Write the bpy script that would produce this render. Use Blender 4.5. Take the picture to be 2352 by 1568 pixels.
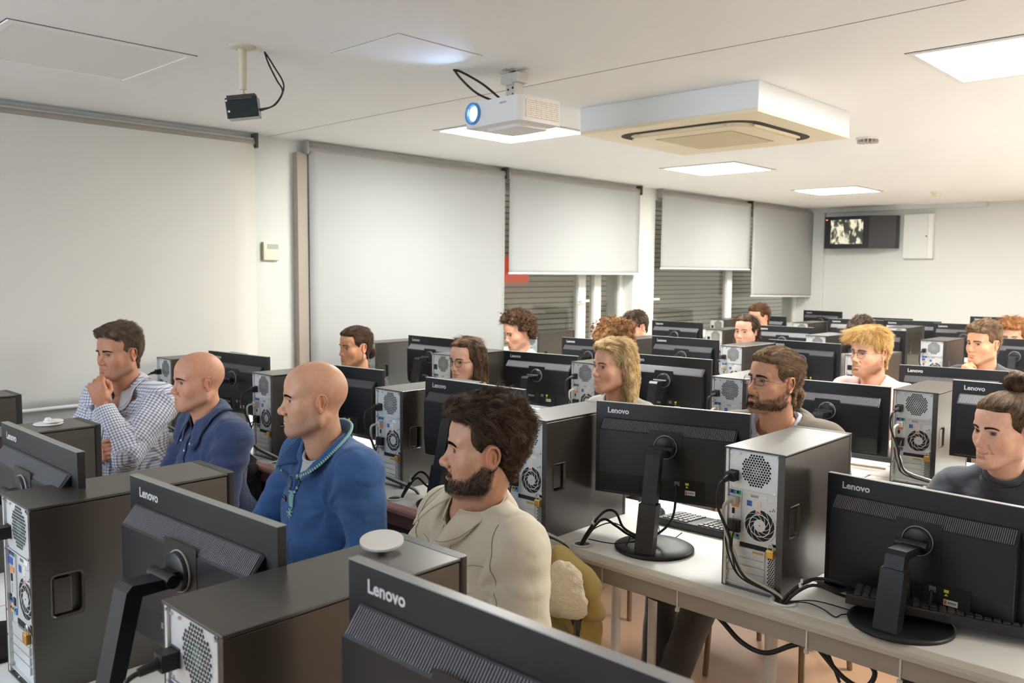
import bpy, math, random
import numpy as np
from mathutils import Vector, Matrix

for o in list(bpy.data.objects):
    bpy.data.objects.remove(o)
SC = bpy.context.scene
COL = SC.collection
R = math.radians
CAMZ, DESK, CEIL = 1.57, 0.736, 2.355

# ---------------------------------------------------------------- camera
def camera():
    yaw, pit, rol = -0.7567515, -0.0821968, 0.0079434
    fw = Vector((math.sin(yaw)*math.cos(pit), math.cos(yaw)*math.cos(pit), math.sin(pit)))
    r = Vector((math.cos(yaw), -math.sin(yaw), 0)); u = r.cross(fw)
    r2 = math.cos(rol)*r + math.sin(rol)*u; u2 = -math.sin(rol)*r + math.cos(rol)*u
    m = Matrix(((r2.x, u2.x, -fw.x, 0), (r2.y, u2.y, -fw.y, 0), (r2.z, u2.z, -fw.z, CAMZ), (0, 0, 0, 1)))
    c = bpy.data.cameras.new('camera'); c.sensor_width = 36; c.lens = 36*1948.43/2352
    c.clip_start = .05; c.clip_end = 100
    c.dof.use_dof = True; c.dof.focus_distance = 2.3; c.dof.aperture_fstop = 7.0
    o = bpy.data.objects.new('camera', c); o.matrix_world = m; COL.objects.link(o)
    SC.camera = o
camera()

# ---------------------------------------------------------------- world, exposure
SC.view_settings.view_transform = 'Standard'; SC.view_settings.look = 'None'
SC.view_settings.gamma = 1; SC.view_settings.use_curve_mapping = False
SC.view_settings.exposure = 2.32
w = bpy.data.worlds.new('night'); SC.world = w; w.use_nodes = True
w.node_tree.nodes['Background'].inputs[0].default_value = (.135, .135, .125, 1)
w.node_tree.nodes['Background'].inputs[1].default_value = 1.1
try:
    SC.cycles.use_denoising = True
    SC.cycles.max_bounces = 7; SC.cycles.diffuse_bounces = 4; SC.cycles.glossy_bounces = 3
    SC.cycles.transmission_bounces = 4; SC.cycles.sample_clamp_indirect = 6
    SC.cycles.use_adaptive_sampling = True; SC.cycles.adaptive_threshold = .03
except Exception:
    pass
PANEL_ON = 11.0          # radiance of a lit ceiling panel
SCREEN_ON = 1.7          # radiance of the projected picture

# ---------------------------------------------------------------- materials
MATS = {}
def mat(name, col=(.8, .8, .8), rough=.5, metal=0, bump=0, bscale=200, spec=.5, emit=None, estr=0, var=0, vscale=20, sheen=0, alpha=1, trans=0, sss=0, coat=0, bdist=.002):
    if name in MATS: return MATS[name]
    m = bpy.data.materials.new(name); m.use_nodes = True; MATS[name] = m
    nt = m.node_tree; b = nt.nodes['Principled BSDF']
    b.inputs['Base Color'].default_value = (*col, 1); b.inputs['Roughness'].default_value = rough
    b.inputs['Metallic'].default_value = metal; b.inputs['Specular IOR Level'].default_value = spec
    if emit: b.inputs['Emission Color'].default_value = (*emit, 1); b.inputs['Emission Strength'].default_value = estr
    if sheen: b.inputs['Sheen Weight'].default_value = sheen
    if trans: b.inputs['Transmission Weight'].default_value = trans
    if coat: b.inputs['Coat Weight'].default_value = coat
    if sss:
        b.inputs['Subsurface Weight'].default_value = sss; b.inputs['Subsurface Radius'].default_value = (.6, .25, .12)
        b.inputs['Subsurface Scale'].default_value = .01
    tc = nt.nodes.new('ShaderNodeTexCoord')
    if var:
        n = nt.nodes.new('ShaderNodeTexNoise'); n.inputs['Scale'].default_value = vscale; n.inputs['Detail'].default_value = 3
        nt.links.new(tc.outputs['Object'], n.inputs['Vector'])
        mx = nt.nodes.new('ShaderNodeMix'); mx.data_type = 'RGBA'
        mx.inputs[6].default_value = (*[c*(1-var) for c in col], 1); mx.inputs[7].default_value = (*[min(1, c*(1+var)) for c in col], 1)
        nt.links.new(n.outputs['Fac'], mx.inputs[0]); nt.links.new(mx.outputs[2], b.inputs['Base Color'])
    if bump:
        n = nt.nodes.new('ShaderNodeTexNoise'); n.inputs['Scale'].default_value = bscale; n.inputs['Detail'].default_value = 4
        nt.links.new(tc.outputs['Object'], n.inputs['Vector'])
        bp = nt.nodes.new('ShaderNodeBump'); bp.inputs['Strength'].default_value = bump; bp.inputs['Distance'].default_value = bdist
        nt.links.new(n.outputs['Fac'], bp.inputs['Height']); nt.links.new(bp.outputs[0], b.inputs['Normal'])
    return m

def thin_glass(name, tint=(.9, .93, .92), ior=1.5, rough=.0):
    m = bpy.data.materials.new(name); m.use_nodes = True; MATS[name] = m; nt = m.node_tree; nt.nodes.remove(nt.nodes['Principled BSDF'])
    tr = nt.nodes.new('ShaderNodeBsdfTransparent'); tr.inputs[0].default_value = (*tint, 1); gl = nt.nodes.new('ShaderNodeBsdfGlossy'); gl.inputs['Roughness'].default_value = rough
    lw = nt.nodes.new('ShaderNodeLayerWeight'); lw.inputs[0].default_value = .5; pw = nt.nodes.new('ShaderNodeMath'); pw.operation = 'POWER'; pw.inputs[1].default_value = 4
    fr = nt.nodes.new('ShaderNodeMath'); fr.operation = 'MULTIPLY_ADD'; fr.inputs[1].default_value = .9; fr.inputs[2].default_value = .045*(ior/1.5)**3; nt.links.new(lw.outputs['Facing'], pw.inputs[0]); nt.links.new(pw.outputs[0], fr.inputs[0]); mx = nt.nodes.new('ShaderNodeMixShader')
    nt.links.new(fr.outputs[0], mx.inputs[0]); nt.links.new(tr.outputs[0], mx.inputs[1]); nt.links.new(gl.outputs[0], mx.inputs[2]); nt.links.new(mx.outputs[0], nt.nodes['Material Output'].inputs[0]); return m

def vcol_mat(name, rough=.5, spec=.4, sss=.0, bump=0, bscale=300, sheen=0):
    """base colour from the mesh's own colour attribute (skin tone, lips, dyed hair)"""
    if name in MATS: return MATS[name]
    m = mat(name, rough=rough, spec=spec, sss=sss, bump=bump, bscale=bscale, sheen=sheen)
    nt = m.node_tree; a = nt.nodes.new('ShaderNodeAttribute'); a.attribute_name = 'tone'
    nt.links.new(a.outputs['Color'], nt.nodes['Principled BSDF'].inputs['Base Color'])
    return m

# ---------------------------------------------------------------- mesh builder
class MB:
    def __init__(s): s.v = []; s.f = []; s.m = []; s.sm = []
    def add(s, vs, fs, mi=0, M=None, sm=False):
        b = len(s.v)
        if M is not None: vs = [M @ Vector(p) for p in vs]
        s.v.extend([tuple(p) for p in vs])
        for f in fs: s.f.append(tuple(i+b for i in f)); s.m.append(mi); s.sm.append(sm)
        return s
    def box(s, a, b, mi=0, M=None):
        x0, y0, z0 = a; x1, y1, z1 = b
        vs = [(x0,y0,z0),(x1,y0,z0),(x1,y1,z0),(x0,y1,z0),(x0,y0,z1),(x1,y0,z1),(x1,y1,z1),(x0,y1,z1)]
        return s.add(vs, [(0,3,2,1),(4,5,6,7),(0,1,5,4),(1,2,6,5),(2,3,7,6),(3,0,4,7)], mi, M)
    def prism(s, poly, z0, z1, mi=0, M=None, sm=False):
        n = len(poly); vs = [(x,y,z0) for x,y in poly]+[(x,y,z1) for x,y in poly]
        s.add(vs, [tuple(range(n-1,-1,-1)), tuple(range(n,2*n))], mi, M)
        return s.add(vs, [(i,(i+1)%n,n+(i+1)%n,n+i) for i in range(n)], mi, M, sm)
    def cyl(s, p0, p1, r0, r1=None, n=16, mi=0, M=None, caps=True):
        r1 = r0 if r1 is None else r1
        p0 = Vector(p0); p1 = Vector(p1); d = (p1-p0).normalized()
        a = d.orthogonal().normalized(); b = d.cross(a)
        vs = [p0+r0*(math.cos(t)*a+math.sin(t)*b) for t in [2*math.pi*i/n for i in range(n)]]
        vs += [p1+r1*(math.cos(t)*a+math.sin(t)*b) for t in [2*math.pi*i/n for i in range(n)]]
        s.add(vs, [(i,(i+1)%n,n+(i+1)%n,n+i) for i in range(n)], mi, M, True)
        if caps: s.add(vs, [tuple(range(n-1,-1,-1)), tuple(range(n,2*n))], mi, M)
        return s
    def tube(s, pts, r, n=8, mi=0, M=None, res=6):
        P = smooth(pts, res); k = len(P); rr = r if hasattr(r, '__len__') else None
        vs = []; a = None
        for i, p in enumerate(P):
            d = (P[min(i+1,k-1)]-P[max(i-1,0)]).normalized()
            a = (d.orthogonal() if a is None else a-d*a.dot(d)).normalized(); b = d.cross(a)
            q = r if rr is None else rr[0]+(rr[1]-rr[0])*i/(k-1)
            vs += [p+q*(math.cos(2*math.pi*j/n)*a+math.sin(2*math.pi*j/n)*b) for j in range(n)]
        fs = [(i*n+j, i*n+(j+1)%n, (i+1)*n+(j+1)%n, (i+1)*n+j) for i in range(k-1) for j in range(n)]
        s.add(vs, fs, mi, M, True)
        return s.add(vs, [tuple(range(n-1,-1,-1)), tuple(range((k-1)*n, k*n))], mi, M)
    def lathe(s, prof, n=32, mi=0, M=None, c=(0,0)):
        vs = []; k = len(prof)
        for r, z in prof: vs += [(c[0]+r*math.cos(2*math.pi*j/n), c[1]+r*math.sin(2*math.pi*j/n), z) for j in range(n)]
        return s.add(vs, [(i*n+j, i*n+(j+1)%n, (i+1)*n+(j+1)%n, (i+1)*n+j) for i in range(k-1) for j in range(n)], mi, M, True)
    def grid(s, P, mi=0, M=None, sm=True, closed=False):
        h = len(P); w_ = len(P[0]); vs = [p for r_ in P for p in r_]
        fs = [(i*w_+j, i*w_+(j+1)%w_, (i+1)*w_+(j+1)%w_, (i+1)*w_+j) for i in range(h-1) for j in range(w_ if closed else w_-1)]
        return s.add(vs, fs, mi, M, sm)

def smooth(pts, res=6):
    P = [Vector(p) for p in pts]
    if len(P) < 3 or res < 2: return P
    out = []
    for i in range(len(P)-1):
        p0 = P[max(i-1,0)]; p1 = P[i]; p2 = P[i+1]; p3 = P[min(i+2,len(P)-1)]
        for k in range(res):
            t = k/res
            out.append(.5*((2*p1)+(p2-p0)*t+(2*p0-5*p1+4*p2-p3)*t*t+(3*p1-p0-3*p2+p3)*t**3))
    out.append(P[-1]); return out

def mesh_of(mb, name, mats):
    me = bpy.data.meshes.new(name); me.from_pydata(mb.v, [], mb.f)
    me.polygons.foreach_set('material_index', mb.m); me.polygons.foreach_set('use_smooth', mb.sm)
    for m in (mats if isinstance(mats, (list, tuple)) else [mats]): me.materials.append(m)
    me.update(); return me
def obj(name, mb, mats, parent=None, loc=None, bevel=0, seg=2, solid=0, rot=None):
    me = mb if isinstance(mb, bpy.types.Mesh) else mesh_of(mb, name, mats)
    o = bpy.data.objects.new(name, me); COL.objects.link(o)
    if parent is not None: o.parent = parent
    if loc is not None: o.location = loc
    if rot is not None: o.rotation_euler = rot
    if solid:
        md = o.modifiers.new('thickness', 'SOLIDIFY'); md.thickness = solid; md.offset = 0
    if bevel:
        md = o.modifiers.new('bevel', 'BEVEL'); md.width = bevel; md.segments = seg; md.limit_method = 'ANGLE'; md.angle_limit = R(50)
        md.harden_normals = False
    return o
def thing(name, label, cat, loc=(0,0,0), rz=0, group=None):
    o = bpy.data.objects.new(name, None); COL.objects.link(o); o.empty_display_size = .05
    o.location = loc; o.rotation_euler = (0, 0, rz); return tag(o, label, cat, group)
def tag(o, label, cat, group=None):
    o['label'] = label; o['category'] = cat
    if group: o['group'] = group
    return o
def struct(o): o['kind'] = 'structure'; return o
def dup(root, loc, rz, label, group=None, rot=None):
    r = root.copy(); COL.objects.link(r); r.location = loc; r.rotation_euler = (0, 0, rz) if rot is None else rot
    r['label'] = label
    if group: r['group'] = group
    def rec(src, dst):
        for ch in src.children:
            c = ch.copy(); COL.objects.link(c); c.parent = dst
            rec(ch, c)
    rec(root, r); return r
def rrect(x0, y0, x1, y1, r, n=4):
    P = []
    for cx, cy, a in ((x1-r,y1-r,0),(x0+r,y1-r,90),(x0+r,y0+r,180),(x1-r,y0+r,270)):
        P += [(cx+r*math.cos(R(a+90*i/n)), cy+r*math.sin(R(a+90*i/n))) for i in range(n+1)]
    return P
def text_mesh(s, size, ext=.0004, off=0.0):
    cu = bpy.data.curves.new('txt', 'FONT'); cu.body = s; cu.size = size; cu.extrude = ext; cu.offset = off; cu.resolution_u = 3
    o = bpy.data.objects.new('txt', cu); COL.objects.link(o)
    bpy.context.view_layer.update()
    me = bpy.data.meshes.new_from_object(o.evaluated_get(bpy.context.evaluated_depsgraph_get()))
    bpy.data.objects.remove(o); return me
# standing frames: rear faces look towards -Y
M_REAR = Matrix(((1,0,0,0),(0,0,-1,0),(0,1,0,0),(0,0,0,1)))     # local (x, z, out) -> x, -y out, z
# ================================================================ materials of the room
m_wall = mat('wall_paint', (.69, .705, .672), .6, bump=.08, bscale=180, var=.015, vscale=3)
m_ceil = mat('ceiling_paint', (.90, .905, .88), .75, bump=.05, bscale=120, var=.02, vscale=2)
m_floor = mat('floor_lino', (.50, .31, .19), .32, var=.12, vscale=4, bump=.05, bscale=60)
m_frame = mat('white_aluminium', (.80, .80, .76), .35)
m_taupe = mat('taupe_recess_shade', (.36, .31, .26), .6)
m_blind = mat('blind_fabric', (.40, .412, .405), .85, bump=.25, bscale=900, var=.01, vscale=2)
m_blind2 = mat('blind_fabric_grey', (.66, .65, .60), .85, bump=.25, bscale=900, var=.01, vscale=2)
m_dark = mat('dark_bracket', (.05, .05, .045), .5)
m_tube = mat('blind_tube', (.33, .30, .27), .5)
m_glass = thin_glass('window_glass', (.80, .80, .78), 1.6)
m_cream = mat('cream_plastic', (.78, .72, .56), .4)
m_white = mat('white_plastic', (.80, .80, .77), .35)
m_seam = mat('panel_seam', (.12, .11, .10), .8)
WX, BY, FY, RX = -4.56, 10.15, -2.3, 3.2

def quadbox(name, a, b, m, parent=None, bevel=0):
    return obj(name, MB().box(a, b), m, parent, bevel=bevel)
struct(quadbox('floor', (WX-.3, FY-.1, -.1), (RX+.1, BY+.1, 0), m_floor))
struct(quadbox('ceiling', (WX-.3, FY-.1, CEIL), (RX+.1, BY+.1, CEIL+.1), m_ceil))
struct(quadbox('wall_back', (WX-.3, BY, 0), (RX+.1, BY+.1, CEIL), m_wall))
struct(quadbox('wall_front', (WX-.3, FY-.1, 0), (RX+.1, FY, CEIL), m_wall))
struct(quadbox('wall_right', (RX, FY, 0), (RX+.1, BY, CEIL), m_wall))
# left wall: columns flush at WX, window recesses behind the blinds, sill wall below
COLS = [(-2.3, -.9), (2.60, 2.93), (6.44, 6.78), (9.98+.1, 10.15)]
SILL = .92
mb = MB()
mb.box((WX-.3, FY, 0), (WX, BY, SILL-.02))
for y0, y1 in COLS: mb.box((WX-.3, y0, SILL-.02), (WX, y1, CEIL-.10))
mb.box((WX-.3, FY, CEIL-.10), (WX, BY, CEIL))
mb.box((WX-.3, -.9, SILL-.02), (WX-.22, 2.60, CEIL-.10))      # first bay is walled up behind its blind
struct(obj('wall_left', mb, m_wall))
# ceiling joint
mb = MB()
pts = [(WX, 2.712), (-3.4, 2.706), (-2.6, 2.716), (-1.9, 2.708), (-1.2, 2.72), (-.7, 2.70), (.2, 2.71)]
for (x0, y0), (x1, y1) in zip(pts[:-1], pts[1:]):
    wv = .0022
    mb.prism([(x0, y0-wv), (x1, y1-wv), (x1, y1+wv), (x0, y0+wv)], CEIL-.0012, CEIL+.01)
struct(obj('trim_1', mb, mat('joint_crack', (.36, .33, .29), .9)))

def sash(name, y0, y1, z0, z1, parent, glass=True, handle=None):
    """one window leaf in the recess: white frame, pane"""
    x = WX-.14; t = .05; fr = MB()
    fr.box((x-.03, y0, z0), (x+.03, y0+t, z1)); fr.box((x-.03, y1-t, z0), (x+.03, y1, z1))
    fr.box((x-.03, y0+t, z0), (x+.03, y1-t, z0+t)); fr.box((x-.03, y0+t, z1-t), (x+.03, y1-t, z1))
    f = obj('window_frame', fr, m_frame, parent, bevel=.004)
    obj('pane', MB().box((x-.004, y0+t-.004, z0+t-.004), (x+.004, y1-t+.004, z1-t+.004)), m_glass, parent)
    if handle:
        h = MB(); hx = x+.03; hy, hz, d = handle
        h.box((hx, hy-.012, hz-.035), (hx+.012, hy+.012, hz+.035)); h.cyl((hx+.005, hy, hz), (hx+.045, hy, hz), .009, n=10)
        h.box((hx+.034, min(hy-.008, hy+d), hz-.010), (hx+.05, max(hy+.008, hy+d), hz+.010))
        obj('window_handle', h, m_frame, parent, bevel=.003)
def window(n, y0, y1, split, handle):
    w_ = bpy.data.objects.new('window_%d' % n, None); COL.objects.link(w_); struct(w_)
    z1 = CEIL-.10
    for i, (a, b) in enumerate(zip([y0]+split, split+[y1])):
        sash('leaf', a, b, SILL, z1, w_, handle=handle if i == 0 else None)
    obj('window_sill', MB().box((WX-.25, y0, SILL-.02), (WX+.03, y1, SILL)), m_frame, w_, bevel=.004)
window(1, 2.93, 6.44, [4.66, 5.84, 6.06], (5.80-.02, 1.32, .10))
window(2, 6.78, 10.08, [8.42], (6.84, 1.315, .14))

# beyond the glass: grey-green roller shutters with slats and a red panel added for the reddish reflection
def shutter(name, y0, y1, label):
    mb = MB(); z = .6
    while z < 2.3:
        mb.box((WX-.86, y0, z), (WX-.835, y1, z+.041), 0); mb.box((WX-.85, y0, z+.041), (WX-.84, y1, z+.052), 1); z += .052
    return tag(obj(name, mb, [mat('shutter_slat', (.80, .775, .72), .45), mat('shutter_gap', (.30, .30, .28), .8)]), label, 'shutter')
shutter('roller_shutter', 2.6, 7.2, 'grey-green slatted shutter outside the window behind the curly-haired man')
shutter('roller_shutter', 7.25, 12.0, 'grey-green slatted shutter outside the far window near the corner')
o = tag(obj('red_reflection_board', MB().box((WX-.82, 5.52, 1.47), (WX-.80, 5.90, 1.70)), mat('red_reflection', (.75, .10, .05), .5, emit=(1, .12, .06), estr=.12), bevel=.004), 'red board added outside the window for the red reflection beside the long blind', 'sign')  # stands in for the red reflection, with a glow of its own

# ---------------------------------------------------------------- roller blinds
BX = -4.50
def blind(y0, y1, zb, label, m, tilt=0, lower=None):
    t = thing('roller_blind', label, 'blind', (BX, (y0+y1)/2, CEIL-.03)); W = (y1-y0)/2
    L = CEIL-.03-zb
    f = MB(); nx = 24; nz = 30
    P = []
    for i in range(nz+1):
        row = []
        for j in range(nx+1):
            yy = -W+2*W*j/nx; dz = tilt*(j/nx-.5)
            row.append((.0015*math.sin(3.1*j/nx*2+i*.2), yy, -.0-(L+dz)*i/nz))
        P.append(row)
    f.grid(P); obj('fabric', f, m, t, solid=.0015)
    b = MB(); b.tube([(0, -W, -L-.006+tilt*.5), (0, W, -L-.006-tilt*.5)], .009, 10, res=1)
    obj('bottom_bar', b, mat('blind_bar', (.80, .80, .77), .5), t)
    r = MB(); r.cyl((-.016, -W-.004, -.022), (-.016, W+.004, -.022), .021, n=20); obj('roller_tube', r, m_tube, t)
    for sgn in (-1, 1):
        k = MB(); k.box((-.045, sgn*W-.008+sgn*.012, -.055), (.016, sgn*W+.008+sgn*.012, .028))
        obj('bracket', k, m_dark if sgn > 0 else m_tube, t, bevel=.002)
    return t
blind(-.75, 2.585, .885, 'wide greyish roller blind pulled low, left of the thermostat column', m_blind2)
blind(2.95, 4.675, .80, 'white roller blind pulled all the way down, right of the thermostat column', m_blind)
blind(4.725, 6.44, 1.563, 'white roller blind half down above the window with the red reflection board', m_blind)
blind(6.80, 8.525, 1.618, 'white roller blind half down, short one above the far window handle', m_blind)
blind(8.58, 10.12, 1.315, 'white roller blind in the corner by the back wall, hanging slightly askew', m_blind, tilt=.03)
# strip coloured taupe for the shaded recess between column and second blind, and its neighbours
mb = MB(); mb.box((WX, 2.875, .3), (WX+.05, 2.956, CEIL-.075)); struct(obj('trim_2', mb, m_taupe, bevel=.003))
mb = MB(); mb.box((WX-.05, 4.665, 2.06), (WX+.02, 4.715, CEIL-.05)); struct(obj('trim_3', mb, m_frame, bevel=.003))

# wall bits
t = thing('thermostat', 'cream wall thermostat with small grey display on the white column', 'thermostat', (WX, 2.712, 1.68))
obj('housing', MB().box((0, -.055, -.055), (.022, .055, .055)), m_cream, t, bevel=.006, seg=3)
obj('display', MB().box((.0215, -.03, .012), (.0232, .045, .042)), mat('lcd_grey', (.42, .45, .38), .3), t)
obj('cover_flap', MB().box((.0215, -.045, -.048), (.0235, .047, -.002)), m_cream, t, bevel=.002)
t = thing('light_switch', 'cream light switch on the white column between the windows', 'switch', (WX, 6.55, 1.31))
obj('plate', MB().box((0, -.04, -.04), (.009, .04, .04)), m_cream, t, bevel=.004); obj('rocker', MB().box((.008, -.022, -.028), (.013, .022, .028)), m_white, t, bevel=.002)

# back wall: television, electrical box, cornice return
t = thing('television', 'black wall-mounted television high on the back wall, near the corner', 'television', (-3.86, BY-.16, 2.055), R(0))
m_tvb = mat('tv_black', (.018, .019, .022), .3)
obj('cabinet', MB().prism([(-.40, -.11), (.12, -.11), (.37, .05), (.37, .14), (-.40, .14)], -.185, .185), m_tvb, t, bevel=.008)
m_scr = mat('tv_screen', (.02, .02, .02), .12)
nt = m_scr.node_tree; b = nt.nodes['Principled BSDF']; tc = nt.nodes.new('ShaderNodeTexCoord')
n1 = nt.nodes.new('ShaderNodeTexNoise'); n1.inputs['Scale'].default_value = 13; n1.inputs['Detail'].default_value = 5
mpn = nt.nodes.new('ShaderNodeMapping'); mpn.inputs['Scale'].default_value = (1.6, 1, .9)
nt.links.new(tc.outputs['Object'], mpn.inputs[0]); nt.links.new(mpn.outputs[0], n1.inputs['Vector'])
cr = nt.nodes.new('ShaderNodeValToRGB'); cr.color_ramp.elements[0].position = .44; cr.color_ramp.elements[0].color = (.03, .03, .025, 1)
cr.color_ramp.elements[1].position = .56; cr.color_ramp.elements[1].color = (.62, .58, .42, 1)
e = cr.color_ramp.elements.new(.5); e.color = (.20, .20, .13, 1)
nt.links.new(n1.outputs['Fac'], cr.inputs[0]); nt.links.new(cr.outputs[0], b.inputs['Emission Color']); b.inputs['Emission Strength'].default_value = .30  # soft emission pattern paints in the room's reflection on the screen
obj('screen', MB().box((-.325, -.1125, -.135), (.05, -.109, .145)), m_scr, t)
obj('power_light', MB().box((-.385, -.113, .145), (-.365, -.109, .152)), mat('red_led', (.5, .05, .02), .4, emit=(1, .2, .1), estr=.8), t)
obj('wall_mount', MB().box((-.1, .13, -.1), (.1, .16, .1)), m_dark, t)
t = thing('cabinet_box', 'white flat metal box on the back wall, right of the television', 'cabinet', (-3.27, BY, 1.99))
obj('body', MB().box((-.165, -.06, -.24), (.15, 0, .26)), m_white, t, bevel=.003)
obj('door', MB().box((-.16, -.068, -.235), (.10, -.059, .255)), mat('box_door', (.72, .74, .72), .4), t, bevel=.003)
obj('lock', MB().cyl((.085, -.072, .01), (.085, -.066, .01), .009, n=10), m_dark, t)
struct(quadbox('trim_4', (WX, BY-.07, CEIL-.05), (-2.6, BY, CEIL), m_wall))
struct(quadbox('trim_5', (WX, BY-.05, 0), (-4.36, BY, CEIL-.05), m_wall, bevel=.003))

# ---------------------------------------------------------------- ceiling lights
m_on = mat('panel_lit', (.9, .9, .9), .5, emit=(1.0, .98, .925), estr=PANEL_ON)
m_off = mat('panel_unlit', (.84, .83, .80), .5)
m_pf = mat('panel_frame', (.82, .82, .78), .4)
def panel(cx, cy, label, lit=True, s=.30):
    t = thing('ceiling_light', label, 'ceiling light', (cx, cy, CEIL))
    f = MB(); o_ = s+.012; i_ = s-.012
    for a, b in (((-o_, -o_), (o_, -i_)), ((-o_, i_), (o_, o_)), ((-o_, -i_), (-i_, i_)), ((i_, -i_), (o_, i_))):
        f.box((a[0], a[1], -.006), (b[0], b[1], .004))
    obj('frame', f, m_pf if lit else m_ceil, t, bevel=.001)
    d = MB().prism(rrect(-i_, -i_, i_, i_, .02), -.004, .002); obj('diffuser', d, m_on if lit else m_off, t)
    g = MB(); q = o_+.004
    for a, b in (((-q, -q), (q, -o_)), ((-q, o_), (q, q)), ((-q, -o_), (-o_, o_)), ((o_, -o_), (q, o_))):
        g.box((a[0], a[1], -.0015), (b[0], b[1], .004))
    obj('gap', g, m_seam, t)
LX = [-3.335, -.80, 1.74]
LBL = {(0, 3.52): 'lit square ceiling light right under the projector', (0, 5.78): 'lit square ceiling light just beyond the air conditioner',
       (0, 7.98): 'lit square ceiling light furthest away, near the back wall', (1, 3.52): 'lit square ceiling light cut by the right edge, nearest of the lit ones'}
for i, x in enumerate(LX):
    for y in (3.52, 5.78, 7.98):
        if (i, y) in LBL: panel(x, y, LBL[(i, y)])
        else: panel(x, y, 'lit square ceiling light right of the photo, %s one of the %s line' % ({3.52: 'nearest', 5.78: 'middle', 7.98: 'furthest'}[y], ['left', 'nearer', 'rightmost'][i]))
panel(-3.37, 1.215, 'unlit square ceiling panel at the upper left corner', False)
# small access hatch
t = thing('ceiling_hatch', 'small square ceiling hatch with thin seams between camera mount and projector', 'hatch', (-2.455, 2.03, CEIL))
hb = MB(); q = .192
hb.box((-q, -q, -.003), (q, q, .004)); obj('lid', hb, m_ceil, t)
g = MB()
for a, b in (((-q-.003, -q-.003), (q+.003, -q)), ((-q-.003, q), (q+.003, q+.003)), ((-q-.003, -q), (-q, q)), ((q, -q), (q+.003, q))): g.box((a[0], a[1], -.0012), (b[0], b[1], .004))
obj('seam', g, mat('hatch_seam', (.40, .37, .35), .8), t)

# ---------------------------------------------------------------- air conditioner cassette in its white box
t = thing('air_conditioner', 'white boxed ceiling air conditioner with cream louvred face', 'air conditioner', (-2.16, 3.71, CEIL))
H = -.113
obj('housing', MB().box((-.465, -.465, H), (.465, .465, 0)), mat('ac_white', (.83, .86, .88), .45), t, bevel=.003)
m_acc = mat('ac_cream', (.86, .76, .54), .4)
fp = MB(); fp.prism(rrect(-.468, -.468, .468, .468, .012), H-.014, H); obj('face_panel', fp, m_acc, t, bevel=.003)
sl = MB(); out = rrect(-.36, -.36, .36, .36, .13, 8); inn = rrect(-.318, -.318, .318, .318, .10, 8); n = len(out)
sl.add([(x, y, H-.0155) for x, y in out]+[(x, y, H-.0155) for x, y in inn], [(i, (i+1) % n, n+(i+1) % n, n+i) for i in range(n)])
obj('air_slot', sl, mat('slot_dark', (.035, .03, .025), .7), t)
for k in range(4):
    lv = MB(); M = Matrix.Rotation(R(90*k), 4, 'Z')
    P = []
    for i in range(15):
        u = -1+2*i/14; ww = .034*math.sqrt(max(0, 1-u**6))+.004
        P.append([(.335*u*.68, -.318-ww*(.2-.9*v)*.9-.006, H-.017-.009*math.sin(math.pi*v)) for v in [j/6 for j in range(7)]])
    lv.grid(P, 0, M); obj('louvre', lv, m_acc, t, solid=.003)
ip = MB(); ip.prism(rrect(-.30, -.30, .30, .30, .07, 6), H-.030, H-.014); obj('inner_panel', ip, m_acc, t, bevel=.006, seg=3)
gr = MB()
gr.box((-.205, -.205, H-.0315), (.205, .205, H-.029), 0)
for i in range(41): y = -.2+.01*i; gr.box((-.2, y-.0028, H-.034), (.2, y+.0028, H-.031), 1)
obj('intake_grille', gr, [mat('grille_gap', (.42, .34, .2), .7), mat('grille_bar', (.80, .68, .45), .5)], t)
t = thing('ceiling_diffuser', 'small ribbed white vent on the ceiling behind the air conditioner corner', 'vent', (-1.93, 5.02, CEIL))
mb = MB(); mb.cyl((0, 0, -.012), (0, 0, 0), .06, .066, 24)
obj('ring', mb, m_white, t)
mb = MB()
for i in range(16): a = 2*math.pi*i/16; mb.box((.018, -.003, -.03), (.058, .003, -.010), 0, Matrix.Rotation(a, 4, 'Z'))
obj('ribs', mb, mat('rib_grey', (.55, .5, .45), .5), t)
t = thing('smoke_detector', 'round white smoke detector on the ceiling near the back wall', 'smoke detector', (-2.66, 8.65, CEIL))
obj('base', MB().lathe([(0, -.012), (.05, -.012), (.052, 0)]), m_white, t); obj('cap', MB().lathe([(0, -.05), (.03, -.048), (.042, -.03), (.044, -.012)]), m_cream, t)

# ---------------------------------------------------------------- projector
px, py = -2.335, 2.475
t = thing('projector', 'white ceiling projector with glowing blue lens and side vents', 'projector', (px, py, CEIL), R(-4))
m_pr = mat('projector_white', (.80, .78, .76), .4); m_mt = mat('mount_metal', (.62, .60, .55), .4, .4)
zt, zb = -.128, -.222
bd = MB(); bd.prism(rrect(-.160, -.125, .160, .110, .025, 5), zb, zt, 0, None, True); obj('housing', bd, m_pr, t, bevel=.008, seg=3)
bt = MB(); bt.prism(rrect(-.10, -.07, .11, .09, .03), zb-.012, zb+.002); obj('underside', bt, m_pr, t, bevel=.006)
ln = MB(); M = Matrix.Translation((-.098, -.126, -.170)) @ Matrix.Rotation(R(90), 4, 'X')
ln.lathe([(.042, -.004), (.042, .010), (.037, .012), (.034, .004), (.031, -.002)], 32, 0, M); obj('lens_ring', ln, mat('lens_ring_blue', (.05, .12, .25), .25, emit=(.1, .35, .8), estr=.06), t)
ln = MB(); ln.lathe([(.0, .007), (.014, .0055), (.025, .001), (.032, -.004)], 32, 0, M); obj('lens', ln, mat('lens_glow', (.2, .5, .7), .05, emit=(.35, .75, 1.0), estr=.9), t)
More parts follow.
